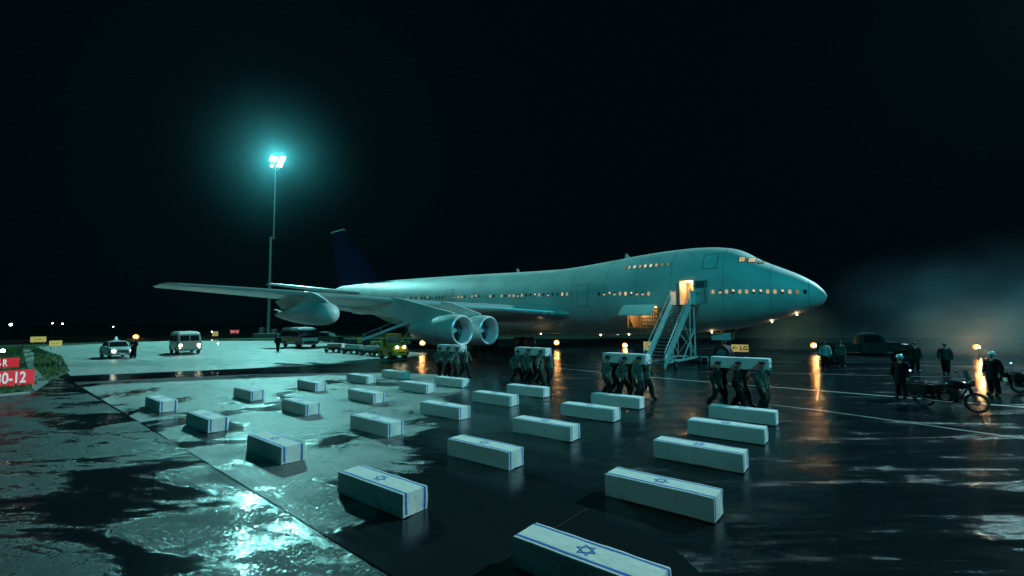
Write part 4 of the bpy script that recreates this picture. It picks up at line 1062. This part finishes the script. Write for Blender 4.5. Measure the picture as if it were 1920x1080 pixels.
# ================================================================== VEHICLES
def panel(b, pts, m): b.add(pts, [tuple(range(len(pts)))], m)
# --- small white car, facing +x local
def small_car():
    m_car = mat('white_car_paint', (.62, .66, .64), .3, vary=.06, coat=.3)
    t = thing('parked_car', 'small white car with lit headlamps and a roof sign on the pale concrete', 'car')
    prof = [(-2.05, .35), (-2.1, .75), (-2.0, .92), (-1.2, .97), (.75, .95), (1.75, .84), (2.05, .72), (2.1, .5), (2.05, .33), (1.75, .30), (1.68, .52), (1.45, .64), (1.2, .64), (.98, .52), (.92, .26), (-.95, .26), (-1.02, .52), (-1.25, .64), (-1.5, .64), (-1.72, .52), (-1.78, .33)]
    body = part('body', t, lambda b: b.prism(prof, lambda z: .80-.10*max(0, z-.6), m_car), bevel=.04, smooth=True)
    part('cabin', t, lambda b: b.prism([(-1.75, .93), (-1.25, 1.40), (.15, 1.42), (.82, .93)], lambda z: .74-.28*max(0, z-.93), m_car), bevel=.05, seg=3, smooth=True)
    def ws(x0, z0, x1, z1, w0, w1, o):
        return [(x0+o, -w0, z0), (x0+o, w0, z0), (x1+o, w1, z1), (x1+o, -w1, z1)]
    part('windscreen', t, lambda b: panel(b, ws(.78, .98, .22, 1.38, .64, .54, .035), m_glass))
    part('rear_window', t, lambda b: panel(b, ws(-1.72, .98, -1.30, 1.36, .62, .54, -.035), m_glass))
    for s in (-1, 1): part('side_window', t, lambda b: (panel(b, [(-.35, s*.745, .99), (.62, s*.745, .99), (.18, s*.655, 1.34), (-.35, s*.655, 1.34)], m_glass), panel(b, [(-1.45, s*.745, .99), (-.45, s*.745, .99), (-.45, s*.655, 1.34), (-1.15, s*.655, 1.34)], m_glass)))
    for s in (-1, 1): 
        part('headlight', t, lambda b: b.lathe([(.10, -.03), (.12, 0), (.09, .03), (.001, .04)], m_head, 16, 'X', (2.09, s*.60, .64)), smooth=True)
        part('mirror', t, lambda b: b.box((.62, s*.86, 1.0), (.08, .14, .09), m_car), bevel=.02)
    part('grille', t, lambda b: [b.box((2.10, 0, .52+i*.05), (.03, .85, .022), m_dark) for i in range(5)])
    part('bumper', t, lambda b: (b.box((2.16, 0, .42), (.08, 1.55, .10), m_chrome), b.box((-2.14, 0, .45), (.08, 1.5, .10), m_chrome)), bevel=.02)
    part('number_plate', t, lambda b: b.box((2.21, 0, .40), (.01, .45, .10), mat('plate', (.6, .6, .55), .5)))
    part('roof_sign', t, lambda b: (b.box((-.4, 0, 1.46), (.4, .5, .08), m_car), b.lathe([(.12, 1.5), (.10, 1.66), (.05, 1.80), (.001, 1.82)], mat('roof_beacon', (.3, .6, .75), .3, emit=(.35, .8, 1.), estr=.5), 12, 'Z', (-.4, 0, 0))), bevel=.01)
    wm = wheel_mesh(.30, .18, m_rubber, m_chrome)
    for (x, y) in ((1.33, .72), (1.33, -.72), (-1.37, .72), (-1.37, -.72)): add_wheel(t, wm, (x, y, .30))
    return t
c = small_car(); c.location = (-38.6, 44.9, .012); c.rotation_euler = (0, 0, R(-38)); c.scale = (1.12,)*3
# --- rounded van, facing +x
def van():
    mb_ = mat('green_white_van', (.30, .36, .30), .35, vary=.08, coat=.3); mr = mat('van_roof', (.6, .62, .58), .4)
    t = thing('parked_van', 'rounded green van with pale roof and glowing headlamps on the pale concrete', 'van')
    prof = [(-2.1, .35), (-2.15, 1.0), (-2.05, 1.75), (1.85, 1.75), (2.12, 1.15), (2.18, .6), (2.12, .35), (1.75, .32), (1.6, .62), (1.1, .62), (.95, .3), (-.95, .3), (-1.1, .62), (-1.6, .62), (-1.75, .32)]
    part('body', t, lambda b: b.prism(prof, lambda z: .92-.06*max(0, z-1.0), mb_), bevel=.09, seg=3, smooth=True)
    part('roof', t, lambda b: b.prism([(-2.02, 1.73), (-1.95, 1.93), (-1.5, 2.02), (1.2, 2.02), (1.65, 1.93), (1.86, 1.73)], lambda z: .88-.5*max(0, z-1.75), mr), bevel=.07, seg=3, smooth=True)
    part('windscreen', t, lambda b: (panel(b, [(2.115, -.72, 1.22), (2.115, .72, 1.22), (1.90, .68, 1.70), (1.90, -.68, 1.70)], m_glass),))
    part('windscreen_pillar', t, lambda b: b.bar((2.14, 0, 1.20), (1.915, 0, 1.71), .05, .02, mb_))
    for s in (-1, 1):
        for (a, b_) in ((.95, 1.6), (.1, .8), (-.75, -.05), (-1.7, -.9)): part('side_window', t, lambda b: panel(b, [(a, s*.925, 1.18), (b_, s*.925, 1.18), (b_, s*.90, 1.62), (a, s*.90, 1.62)], m_glass))
        part('headlight', t, lambda b: b.lathe([(.11, -.03), (.12, .0), (.09, .04), (.001, .05)], m_head, 16, 'X', (2.16, s*.68, .82)), smooth=True)
        part('indicator', t, lambda b: b.ball((2.18, s*.72, .60), .045, m_head, 8))
        part('mirror', t, lambda b: (b.tube([(1.7, s*.93, 1.3), (1.85, s*1.12, 1.35)], .012, m_dark, 5), b.box((1.86, s*1.13, 1.42), (.03, .12, .2), m_dark)))
    part('bumper', t, lambda b: (b.box((2.22, 0, .42), (.1, 1.75, .12), m_chrome), b.box((-2.2, 0, .42), (.1, 1.75, .12), m_chrome)), bevel=.03)
    part('roof_beacon', t, lambda b: b.lathe([(.07, 2.0), (.07, 2.1), (.001, 2.14)], m_chrome, 10, 'Z', (.8, .05, 0)), smooth=True)
    wm = wheel_mesh(.33, .2, m_rubber, m_chrome)
    for (x, y) in ((1.35, .80), (1.35, -.80), (-1.35, .80), (-1.35, -.80)): add_wheel(t, wm, (x, y, .33))
    return t
v = van(); v.location = (-35.6, 50.0, .012); v.rotation_euler = (0, 0, R(-45)); v.scale = (1.17,)*3
# --- coach behind, facing +x (orange stripe on its side)
def coach():
    mbl = mat('coach_blue', (.008, .014, .03), .35, vary=.08, coat=.4); mo = mat('coach_orange', (.38, .18, .08), .45); mw = mat('coach_white', (.5, .55, .55), .35)
    t = thing('parked_coach', 'old dark coach with pale roof and orange side band near the light mast', 'coach')
    part('body', t, lambda b: b.prism([(-3.1, .5), (-3.2, 1.2), (-3.1, 2.3), (2.7, 2.3), (3.05, 1.9), (3.15, 1.2), (3.1, .5), (2.5, .45), (2.35, .8), (1.75, .8), (1.6, .45), (-1.4, .45), (-1.55, .8), (-2.2, .8), (-2.35, .45)], 1.15, mbl), bevel=.10, seg=3, smooth=True)
    part('roof', t, lambda b: b.prism([(-3.05, 2.28), (-2.9, 2.52), (-2.3, 2.66), (1.9, 2.66), (2.5, 2.52), (2.75, 2.28)], lambda z: 1.12-.6*max(0, z-2.3), mw), bevel=.08, seg=3, smooth=True)
    for s in (-1, 1):
        part('side_band', t, lambda b: b.box((-.2, s*1.16, 1.08), (5.6, .03, .42), mo), bevel=.008)
        for i in range(6): part('side_window', t, lambda b: b.box((-2.6+i*.92, s*1.165, 1.78), (.78, .03, .62), m_glass), bevel=.01)
        part('headlight', t, lambda b: b.lathe([(.12, 0), (.09, .04), (.001, .05)], m_chrome, 14, 'X', (3.13, s*.8, .82)), smooth=True)
    part('front_panel', t, lambda b: b.box((3.14, 0, 1.12), (.05, 2.1, .42), mw), bevel=.02)
    part('windscreen', t, lambda b: panel(b, [(3.16, -1.0, 1.38), (3.16, 1.0, 1.38), (2.93, .95, 2.12), (2.93, -.95, 2.12)], m_glass))
    part('bumper', t, lambda b: b.box((3.2, 0, .52), (.12, 2.2, .16), m_chrome), bevel=.03)
    wm = wheel_mesh(.46, .28, m_rubber, mat('coach_hub', (.3, .16, .1), .5))
    for (x, y) in ((2.05, 1.0), (2.05, -1.0), (-1.87, 1.0), (-1.87, -1.0)): add_wheel(t, wm, (x, y, .46))
    return t
v = coach(); v.location = (-27.6, 59.5, .012); v.rotation_euler = (0, 0, R(-42)); v.scale = (.98,)*3
# --- dark estate car with red tail lamp behind the coach
def dark_car():
    m_ = mat('black_car_paint', (.02, .025, .025), .3, coat=.3)
    t = thing('parked_car', 'dark car with a red tail lamp standing beyond the baggage carts', 'car')
    part('body', t, lambda b: b.prism([(-2.2, .35), (-2.25, .85), (-2.1, 1.0), (1.1, 1.0), (2.1, .88), (2.25, .6), (2.2, .35), (1.8, .32), (1.65, .62), (1.2, .62), (1.05, .3), (-1.0, .3), (-1.15, .62), (-1.6, .62), (-1.75, .32)], .88, m_), bevel=.05, smooth=True)
    part('cabin', t, lambda b: b.prism([(-2.0, .98), (-1.7, 1.5), (.3, 1.52), (.95, .98)], lambda z: .80-.25*max(0, z-1), m_), bevel=.05, smooth=True)
    part('windscreen', t, lambda b: panel(b, [(.93, -.68, 1.03), (.93, .68, 1.03), (.40, .6, 1.47), (.40, -.6, 1.47)], mat('pale_glass', (.2, .3, .3), .1, 0, 0)))
    for s in (-1, 1):
        part('side_window', t, lambda b: panel(b, [(-1.6, s*.80, 1.05), (.5, s*.80, 1.05), (.15, s*.70, 1.42), (-1.5, s*.70, 1.42)], m_glass))
        part('tail_lamp', t, lambda b: b.box((-2.26, s*.7, .75), (.05, .22, .2), m_red_l), bevel=.02)
        part('headlight', t, lambda b: b.ball((2.22, s*.65, .68), .09, m_chrome, 10))
    part('roof_rack', t, lambda b: (b.box((-.7, 0, 1.62), (1.5, 1.1, .04), m_galv), [b.box((x, 0, 1.57), (.04, 1.1, .1), m_galv) for x in (-1.3, -.1)]))
    part('bumper', t, lambda b: (b.box((2.3, 0, .45), (.1, 1.7, .12), m_chrome), b.box((-2.3, 0, .45), (.1, 1.7, .12), m_chrome)), bevel=.02)
    wm = wheel_mesh(.32, .2, m_rubber, m_chrome)
    for (x, y) in ((1.42, .76), (1.42, -.76), (-1.38, .76), (-1.38, -.76)): add_wheel(t, wm, (x, y, .32))
    return t
v = dark_car(); v.location = (-29.0, 72.5, .012); v.rotation_euler = (0, 0, R(-18))
# --- yellow tug
def tug():
    my = mat('tug_yellow', (.62, .44, .03), .42, vary=.12, scale=4)
    t = thing('baggage_tug', 'yellow baggage tug with open cab and two lit round headlamps', 'tug')
    part('chassis', t, lambda b: b.prism([(-1.5, .35), (-1.5, .85), (-.9, .95), (.0, .95), (1.35, .98), (1.5, .9), (1.52, .4), (1.35, .3), (1.2, .55), (.7, .55), (.55, .28), (-.5, .28), (-.65, .6), (-1.2, .6), (-1.35, .35)], .66, my), bevel=.04, smooth=True)
    part('bonnet', t, lambda b: b.prism([(.25, .95), (.3, 1.22), (1.25, 1.14), (1.5, 1.0), (1.5, .92)], .5, my), bevel=.05, smooth=True)
    def cab(b):
        for (x, z0, x1, z1) in ((.28, 1.0, .10, 1.98), (-.95, .95, -.95, 1.98)):
            for s in (-1, 1): b.bar((x, s*.6, z0), (x1, s*.6, z1), .07, .07, my)
        b.box((-.42, 0, 2.0), (1.2, 1.32, .07), my); b.box((-.95, 0, 1.2), (.05, 1.24, .55), my); b.box((.27, 0, 1.2), (.06, 1.2, .12), my)
    part('cab', t, cab, bevel=.015)
    part('windscreen', t, lambda b: panel(b, [(.27, -.55, 1.27), (.27, .55, 1.27), (.13, .55, 1.93), (.13, -.55, 1.93)], mat('clear_glass', (.7, .8, .8), .05, 0, 0, trans=.9)))
    part('steering_wheel', t, lambda b: b.tube([(-.05+.16*math.cos(a)*.5, .16*math.sin(a), 1.3+.16*math.cos(a)*.8) for a in [2*PI*k/14 for k in range(15)]], .014, m_dark, 5))
    part('seat', t, lambda b: (b.box((-.55, 0, 1.0), (.5, .6, .14), mat('red_seat', (.25, .03, .02), .6)), b.box((-.78, 0, 1.3), (.12, .6, .5), mat('red_seat', (.25, .03, .02), .6))), bevel=.03)
    for s in (-1, 1): part('headlight', t, lambda b: b.lathe([(.09, 0), (.10, .03), (.07, .06), (.001, .07)], m_head, 14, 'X', (1.5, s*.30, 1.0)), smooth=True)
    part('bumper', t, lambda b: (b.box((1.58, 0, .52), (.14, 1.3, .28), my), b.box((1.66, 0, .6), (.03, .5, .1), m_chrome)), bevel=.02)
    part('tow_hook', t, lambda b: b.tube([(-1.5, 0, .45), (-1.75, 0, .45), (-1.75, 0, .55)], .03, m_dark))
    wm = wheel_mesh(.34, .24, m_rubber, my)
    for (x, y) in ((.95, .58), (.95, -.58), (-.93, .58), (-.93, -.58)): add_wheel(t, wm, (x, y, .34))
    return t
v = tug(); v.location = (-10.7, 41.2, 0); v.rotation_euler = (0, 0, R(-52)); v.scale = (1.1,)*3
dr = person('drive', (-11.1, 41.75, .22), R(-52), 'driver in red seated in the cab of the yellow baggage tug', (mat('red_jacket', (.3, .04, .03), .7), C_NAVY), 'cap')
# --- baggage carts with coffins
def cart(label):
    mc = mat('cart_steel', (.10, .14, .13), .5)
    t = thing('baggage_cart', label, 'cart', group='flat baggage carts in a train behind the tug')
    part('bed', t, lambda b: (b.box((0, 0, .50), (2.5, 1.25, .08), mc), b.box((0, .6, .55), (2.5, .05, .06), mc), b.box((0, -.6, .55), (2.5, .05, .06), mc)), bevel=.01)
    part('axle', t, lambda b: (b.box((.9, 0, .3), (.08, 1.1, .1), m_dark), b.box((-.9, 0, .3), (.08, 1.1, .1), m_dark), b.box((0, 0, .38), (2.2, .12, .12), m_dark)))
    part('drawbar', t, lambda b: (b.bar((1.2, -.2, .42), (1.95, 0, .36), .06, .06, mc), b.bar((1.2, .2, .42), (1.95, 0, .36), .06, .06, mc)))
    wm = wheel_mesh(.22, .13, m_rubber, m_galv)
    for (x, y) in ((.9, .5), (.9, -.5), (-.9, .5), (-.9, -.5)): add_wheel(t, wm, (x, y, .22))
    return t
cl_ = ['rearmost of the three carts, standing nearest the coach', 'middle cart of the three with a flag-draped coffin', 'front cart of the three, coupled to the yellow tug']
ct0 = cart('flat steel baggage cart, '+cl_[0])
for i, (x, y, a) in enumerate(((-19.0, 49.6, -24), (-16.2, 47.1, -26), (-13.6, 44.6, -34))):
    o = ct0 if i == 0 else copy_tree(ct0)
    if i: o['label'] = 'flat steel baggage cart, '+cl_[i]
    o.location = (x, y, .012 if i < 2 else 0); o.rotation_euler = (0, 0, R(a))
    coffin((x, y, .555), R(a+180), ['flag-draped coffin on the rearmost baggage cart', 'flag-draped coffin on the middle baggage cart', 'flag-draped coffin on the cart next to the yellow tug'][i], 'coffins on the baggage carts', i)
# --- belt loader under the rear of the plane
def loader():
    my = mat('loader_yellow', (.55, .36, .06), .45); mb_ = mat('loader_steel', (.35, .5, .55), .4, .2)
    t = thing('belt_loader', 'belt loader with raised conveyor and yellow end under the wing', 'belt loader')
    A = Vector((-3.6, 0, .95)); B = Vector((4.2, 0, 3.9))
    part('conveyor', t, lambda b: b.bar(A, B, .75, .16, m_dark))
    for s in (-1, 1):
        part('side_beam', t, lambda b: b.bar(A+Vector((0, s*.42, .03)), B+Vector((0, s*.42, .03)), .06, .30, mb_), bevel=.01)
        part('guard_rail', t, lambda b: (b.tube([A+Vector((.2, s*.44, .7)), B+Vector((-.3, s*.44, .7))], .035, mb_, 6), [b.tube([A.lerp(B, q)+Vector((0, s*.44, .1)), A.lerp(B, q)+Vector((0, s*.44, .7))], .025, mb_, 5) for q in (.06, .3, .55, .8, .95)]))
    part('end_guard', t, lambda b: b.box((-3.7, 0, .95), (.5, 1.1, .6), my), bevel=.03)
    part('chassis', t, lambda b: (b.box((0, 0, .62), (4.8, 1.5, .4), my), b.bar((1.4, .5, .7), (2.6, .5, 3.0), .1, .1, m_dark), b.bar((1.4, -.5, .7), (2.6, -.5, 3.0), .1, .1, m_dark)), bevel=.03)
    wm = wheel_mesh(.38, .24, m_rubber, m_galv)
    for (x, y) in ((1.7, .7), (1.7, -.7), (-1.6, .7), (-1.6, -.7)): add_wheel(t, wm, (x, y, .38))
    return t
v = loader(); v.location = (-15.2, 57.5, .0); v.rotation_euler = (0, 0, R(14))
# --- vintage bonneted truck on the right, facing +x
def truck():
    mt = mat('truck_green', (.02, .032, .03), .38, vary=.1)
    t = thing('army_truck', 'dark old bonneted truck parked on the asphalt behind the helmeted policeman', 'truck')
    part('bonnet', t, lambda b: b.prism([(.6, .95), (.6, 1.62), (1.4, 1.56), (2.35, 1.42), (2.42, 1.3), (2.42, .8)], lambda z: .52-.12*max(0, z-1.3), mt), bevel=.08, seg=3, smooth=True)
    part('cab', t, lambda b: b.prism([(-.85, .75), (-.88, 1.6), (-.75, 2.12), (-.35, 2.22), (.30, 2.20), (.48, 2.08), (.68, 1.58), (.66, .75)], lambda z: .88-.16*max(0, z-1.5), mt), bevel=.07, seg=3, smooth=True)
    for s in (-1, 1):
        part('front_fender', t, lambda b: b.add([(1.75+.66*math.cos(a)*1.15, y, .5+.62*math.sin(a)) for a in [R(d) for d in (-5, 20, 45, 70, 95, 120, 145, 170)] for y in (s*.5, s*.98)], [(2*i, 2*i+1, 2*i+3, 2*i+2) for i in range(7)], mt), smooth='all')
        part('headlight', t, lambda b: b.ball((2.32, s*.72, 1.02), .12, m_chrome, 12), smooth='all')
        part('side_window', t, lambda b: panel(b, [(-.6, s*.895, 1.58), (.42, s*.895, 1.58), (.30, s*.80, 2.05), (-.6, s*.80, 2.05)], m_glass))
        part('running_board', t, lambda b: b.box((.2, s*.88, .52), (1.6, .26, .06), mt))
        part('rear_fender', t, lambda b: b.add([(-2.3+.68*math.cos(a)*1.2, y, .45+.72*math.sin(a)) for a in [R(d) for d in (0, 25, 50, 75, 105, 130, 155, 180)] for y in (s*.55, s*1.0)], [(2*i, 2*i+1, 2*i+3, 2*i+2) for i in range(7)], mt), smooth='all')
    part('windscreen', t, lambda b: panel(b, [(.675, -.68, 1.66), (.675, .68, 1.66), (.52, .6, 2.05), (.52, -.6, 2.05)], m_glass))
    part('grille', t, lambda b: [b.box((2.44, -.3+i*.1, 1.05), (.03, .03, .5), m_chrome) for i in range(7)])
    part('cargo_bed', t, lambda b: (b.box((-2.1, 0, .92), (2.3, 1.8, .1), mt), b.box((-2.1, .88, 1.2), (2.3, .05, .5), mt), b.box((-2.1, -.88, 1.2), (2.3, .05, .5), mt), b.box((-3.23, 0, 1.2), (.05, 1.8, .5), mt)), bevel=.01)
    part('chassis', t, lambda b: (b.box((-.5, .4, .62), (5.5, .1, .16), m_dark), b.box((-.5, -.4, .62), (5.5, .1, .16), m_dark)))
    part('bumper', t, lambda b: b.box((2.62, 0, .6), (.1, 1.9, .18), mt), bevel=.02)
    wm = wheel_mesh(.44, .24, m_rubber, mt)
    for (x, y) in ((1.75, .75), (1.75, -.75), (-2.3, .78), (-2.3, -.78)): add_wheel(t, wm, (x, y, .44))
    return t
v = truck(); v.location = (26.4, 33.9, 0); v.rotation_euler = (0, 0, R(-24)); v.scale = (1.0,)*3

# ================================================================== SIGNS AND LAMPS
def text_mesh(txt, size, m, bold=.0, ext=.01):
    cu = bpy.data.curves.new('txt', 'FONT'); cu.body = txt; cu.size = size; cu.extrude = ext; cu.offset = bold; cu.align_x = 'CENTER'; cu.align_y = 'CENTER'; cu.resolution_u = 3
    o = bpy.data.objects.new('txt', cu); col.objects.link(o); bpy.context.view_layer.update(); dg = bpy.context.evaluated_depsgraph_get()
    me = bpy.data.meshes.new_from_object(o.evaluated_get(dg), depsgraph=dg); bpy.data.objects.remove(o); me.materials.clear(); me.materials.append(m); return me
m_sred = mat('sign_red', (.55, .03, .05), .4, 0, 0, emit=(1., .05, .07), estr=.34)
m_swhite = mat('sign_white', (.8, .8, .78), .4, 0, 0, emit=(.8, .9, .85), estr=.32)
m_syel = mat('sign_yellow', (.7, .6, .1), .4, 0, 0, emit=(1., .80, .25), estr=.32)
m_sblk = mat('sign_black', (.01, .01, .01), .5, 0, 0)
def sign(loc, rz, w, h, z0, face, txt, tm, label, ts=.8, group=None, bold=.02, squash=1.):
    t = thing('taxiway_sign', label, 'taxiway sign', loc, rz, group)
    part('panel', t, lambda b: b.box((0, 0, z0+h/2), (w, .18, h), face), bevel=.02)
    for x in (-w*.35, w*.35): part('leg', t, lambda b: b.box((x, 0, z0/2+.01), (.08, .08, z0+.02), m_galv))
    me = text_mesh(txt, ts*h, tm, bold*h); o = link('lettering', me, t, (0, -.10, z0+h/2), (R(90), 0, 0)); o.scale = (squash, 1, 1)
    return t
def faceyaw(x, y, extra=0): return math.atan2(y, x)-PI/2+extra      # front (-y) towards the camera
sign((-27.5, 25.3, 0), faceyaw(-27.5, 25.3, .10), 1.80, .84, .0, m_sred, '30-12', m_swhite, 'nearer red illuminated sign reading 30-12 in white on the grass', 1.0, squash=.60)
sign((-38.55, 34.6, 0), faceyaw(-38.55, 34.6, .10), 2.1, .72, .06, m_sred, '26-R', m_swhite, 'red illuminated sign reading 26-R behind the larger red sign', 1.0, squash=.62)
sign((-72, 119, 0), faceyaw(-72, 119), 2.0, .9, .3, m_sred, '30-12', m_swhite, 'tiny far red illuminated sign between the van and the light mast', .9)
sign((-61.9, 60, 0), faceyaw(-61.9, 60), 1.45, .70, .93, m_syel, '- --', m_sblk, 'yellow sign farthest left beyond the grass verge', .7)
sign((-59.6, 60, 0), faceyaw(-59.6, 60), 1.2, .72, .38, m_syel, '- -', m_sblk, 'lower yellow sign to the right of the farthest left one', .7)
sign((-66, 102, 0), faceyaw(-66, 102), 1.1, 1.0, .2, m_syel, '-', m_sblk, 'tiny yellow sign right of the green van', .7)
sign((19.5, 39.5, 0), faceyaw(19.5, 39.5), 1.32, .60, .50, m_syel, '\u2190 LG', m_sblk, 'yellow illuminated sign with an arrow and the letters LG', .85)
sign((12.0, 40.5, 0), faceyaw(12.0, 40.5), .9, .75, .62, m_syel, '-', m_sblk, 'small yellow sign half hidden behind the passenger stairs', .7)

def edge_lamp(loc, label, m, r_, h, power, color, group=None):
    t = thing('apron_lamp', label, 'lamp', loc, 0, group)
    part('stand', t, lambda b: (b.tube([(0, 0, 0), (0, 0, h-.05)], .035, m_dark, 8), b.lathe([(.18, .0), (.16, .04), (.03, .06)], m_dark, 12, 'Z')), smooth=True)
    part('bulb', t, lambda b: b.ball((0, 0, h+r_*.6), r_, m, 14), smooth='all')
    if m is m_amber:
        rf = part('glow_disc', t, lambda b: b.lathe([(.001, .10), (r_*1.0, .08), (r_*1.45, -.02), (r_*1.48, -.02), (r_*1.0, .12), (.001, .14)], mat('orange_glow', (.5, .2, .05), .4, 0, 0, emit=(1., .33, .05), estr=.75), 20, 'Y'), loc=(0, r_*.8, h+r_*.6), smooth=True)  # emissive dish added behind the bulb to imitate its orange glow
        rf.rotation_euler = (0, 0, faceyaw(loc[0], loc[1]))
    part('collar', t, lambda b: b.lathe([(.05, h-.08), (r_*.8, h-.02), (r_*.7, h+.02)], m_dark, 12, 'Z'), smooth=True)
    if power: lamp('bulb_light', 'POINT', (loc[0], loc[1]-.02, h+r_*.6), power, color, size=r_)
AMB = (1., .52, .18)
edge_lamp((5.0, 52.0, 0), 'amber ground lamp shining under the fuselage right of the engines', m_amber, .20, .62, 500, AMB, 'amber apron lamps')
edge_lamp((-9.8, 50.0, 0), 'amber ground lamp shining just left of the nearer engine', m_amber, .20, .80, 600, AMB, 'amber apron lamps')
edge_lamp((13.1, 53.5, 0), 'small amber lamp under the fuselage left of the stairs', m_amber, .20, .15, 250, AMB, 'amber apron lamps')
edge_lamp((28.55, 43.5, 0), 'amber lamp right of the aircraft nose beside the man in the light shirt', m_amber, .18, .62, 900, AMB, 'amber apron lamps')
edge_lamp((38.4, 38.0, 0), 'amber lamp glowing through smoke at the far right', m_amber, .15, .75, 2600, AMB, 'amber apron lamps')
edge_lamp((-78, 95, 0), 'far amber lamp beside the man next to the white car', m_amber, .32, .2, 600, AMB, 'amber apron lamps')
edge_lamp((-37.2, 33.6, 0), 'bright white lamp standing over the 26-R sign', m_white_l, .12, .95 if False else 1.35, 260, (.85, 1., .8), 'white apron lamps')
for (px, py, Y, r_, lb, m_) in ((22, 610, 90, .30, 'bright white far lamp at the left edge above the red signs', m_white_l), (100, 607, 110, .17, 'left one of a pair of tiny white far lamps above the yellow signs', m_white_l),
        (119, 608, 110, .19, 'right one of a pair of tiny white far lamps above the yellow signs', m_white_l), (214, 613, 110, .13, 'tiny white far lamp above the small white car', m_white_l), (399, 623, 110, .2, 'small white far lamp right of the green van', m_white_l), (411, 648, 66, .12, 'small lamp on the pale concrete right of the green van', m_white_l)):
    X = (px-960)/857.5*Y; z = CAM_H-(py-(598.2+(960-px)*.0078))/857.5*Y
    edge_lamp((X, Y, 0), lb, m_, r_*.72, max(.25, z), 0, None, 'white apron lamps')

# ================================================================== AIR: thin mist, smoke on the right, and volumes added for lamp glow
def volume_box(name, c, d, dens, colr, label, noise_=False):
    b = MB(); m = bpy.data.materials.new(name+'_air'); m.use_nodes = True; N = m.node_tree.nodes; L = m.node_tree.links
    N.remove(N['Principled BSDF']); pv = N.new('ShaderNodeVolumePrincipled'); pv.inputs['Color'].default_value = (*colr, 1); pv.inputs['Density'].default_value = dens
    L.new(pv.outputs[0], N['Material Output'].inputs['Volume'])
    b.box(c, d, m); o = b.build(name); tag(o, label, 'haze' if name == 'haze' else 'smoke', kind='stuff'); return o, m
volume_box('haze', (0, 270, 31), (1240, 680, 66),   .00005, (.45, .9, 1.), 'thin damp night air over the whole apron')

def smoke_box(c, d, dens, name='smoke', label='', albedo=(.5, .86, .95), zc=0., nz=.22, lo=.25):
    b = MB(); m = bpy.data.materials.new('drifting_'+name); m.use_nodes = True; N = m.node_tree.nodes; L = m.node_tree.links
    N.remove(N['Principled BSDF']); pv = N.new('ShaderNodeVolumePrincipled'); pv.inputs['Color'].default_value = (*albedo, 1)
    tc = N.new('ShaderNodeTexCoord'); mp = N.new('ShaderNodeMapping'); mp.inputs['Scale'].default_value = (2/d[0], 2/d[1], 2/(d[2]-2*zc)); mp.inputs['Location'].default_value = (0, 0, -zc*2/(d[2]-2*zc)); L.new(tc.outputs['Object'], mp.inputs['Vector'])
    ln = N.new('ShaderNodeVectorMath'); ln.operation = 'LENGTH'; L.new(mp.outputs['Vector'], ln.inputs[0])
    mr = N.new('ShaderNodeMapRange'); mr.interpolation_type = 'SMOOTHSTEP'; mr.inputs['From Min'].default_value = 1.; mr.inputs['From Max'].default_value = .0; mr.inputs['To Min'].default_value = 0.; mr.inputs['To Max'].default_value = dens
    L.new(ln.outputs['Value'], mr.inputs['Value'])
    no = N.new('ShaderNodeTexNoise'); no.inputs['Scale'].default_value = nz; no.inputs['Detail'].default_value = 3; L.new(tc.outputs['Object'], no.inputs['Vector'])
    m2 = N.new('ShaderNodeMapRange'); m2.inputs['From Min'].default_value = .35; m2.inputs['From Max'].default_value = .65; m2.inputs['To Min'].default_value = lo; m2.inputs['To Max'].default_value = 1.3; L.new(no.outputs['Fac'], m2.inputs['Value'])
    m2.clamp = False; mx = N.new('ShaderNodeMath'); mx.operation = 'MAXIMUM'; mx.inputs[1].default_value = 0.; L.new(m2.outputs['Result'], mx.inputs[0])
    mu = N.new('ShaderNodeMath'); mu.operation = 'MULTIPLY'; L.new(mr.outputs['Result'], mu.inputs[0]); L.new(mx.outputs[0], mu.inputs[1]); L.new(mu.outputs[0], pv.inputs['Density'])
    L.new(pv.outputs[0], N['Material Output'].inputs['Volume'])
    b.box((0, 0, 0), d, m); o = b.build(name, loc=c); tag(o, label, name, kind='stuff')
smoke_box((47, 42, 6.1), (42, 34, 12.0), .017, 'smoke', 'teal and amber lit smoke drifting around the far right lamp', (.38, .82, 1.), zc=-4.2, nz=.16, lo=-.25)
smoke_box((28.4, 47, 3.1), (11, 9, 6.0), .030, 'smoke', 'small amber tinted volume added as glow around the lamp right of the nose', (.8, .7, .5), zc=-1.0, nz=.3)  # amber albedo, added to give this lamp a visible glow
smoke_box((MAST.x+1, MAST.y, 37.5), (44, 44, 44), .0011, 'mist', 'teal tinted volume added as a halo around the head of the floodlight mast', (.30, .88, 1.), zc=0., lo=1.2)  # local dense ball, added only to form the lamp halo
smoke_box((39.5, 39, 3.1), (15, 11, 6.0), .045, 'smoke', 'low warm tinted smoke puff added as glow around the far right lamp', (.85, .72, .52), zc=-1.2, nz=.3)  # extra puff with warm albedo, added for the brown glow in the smoke
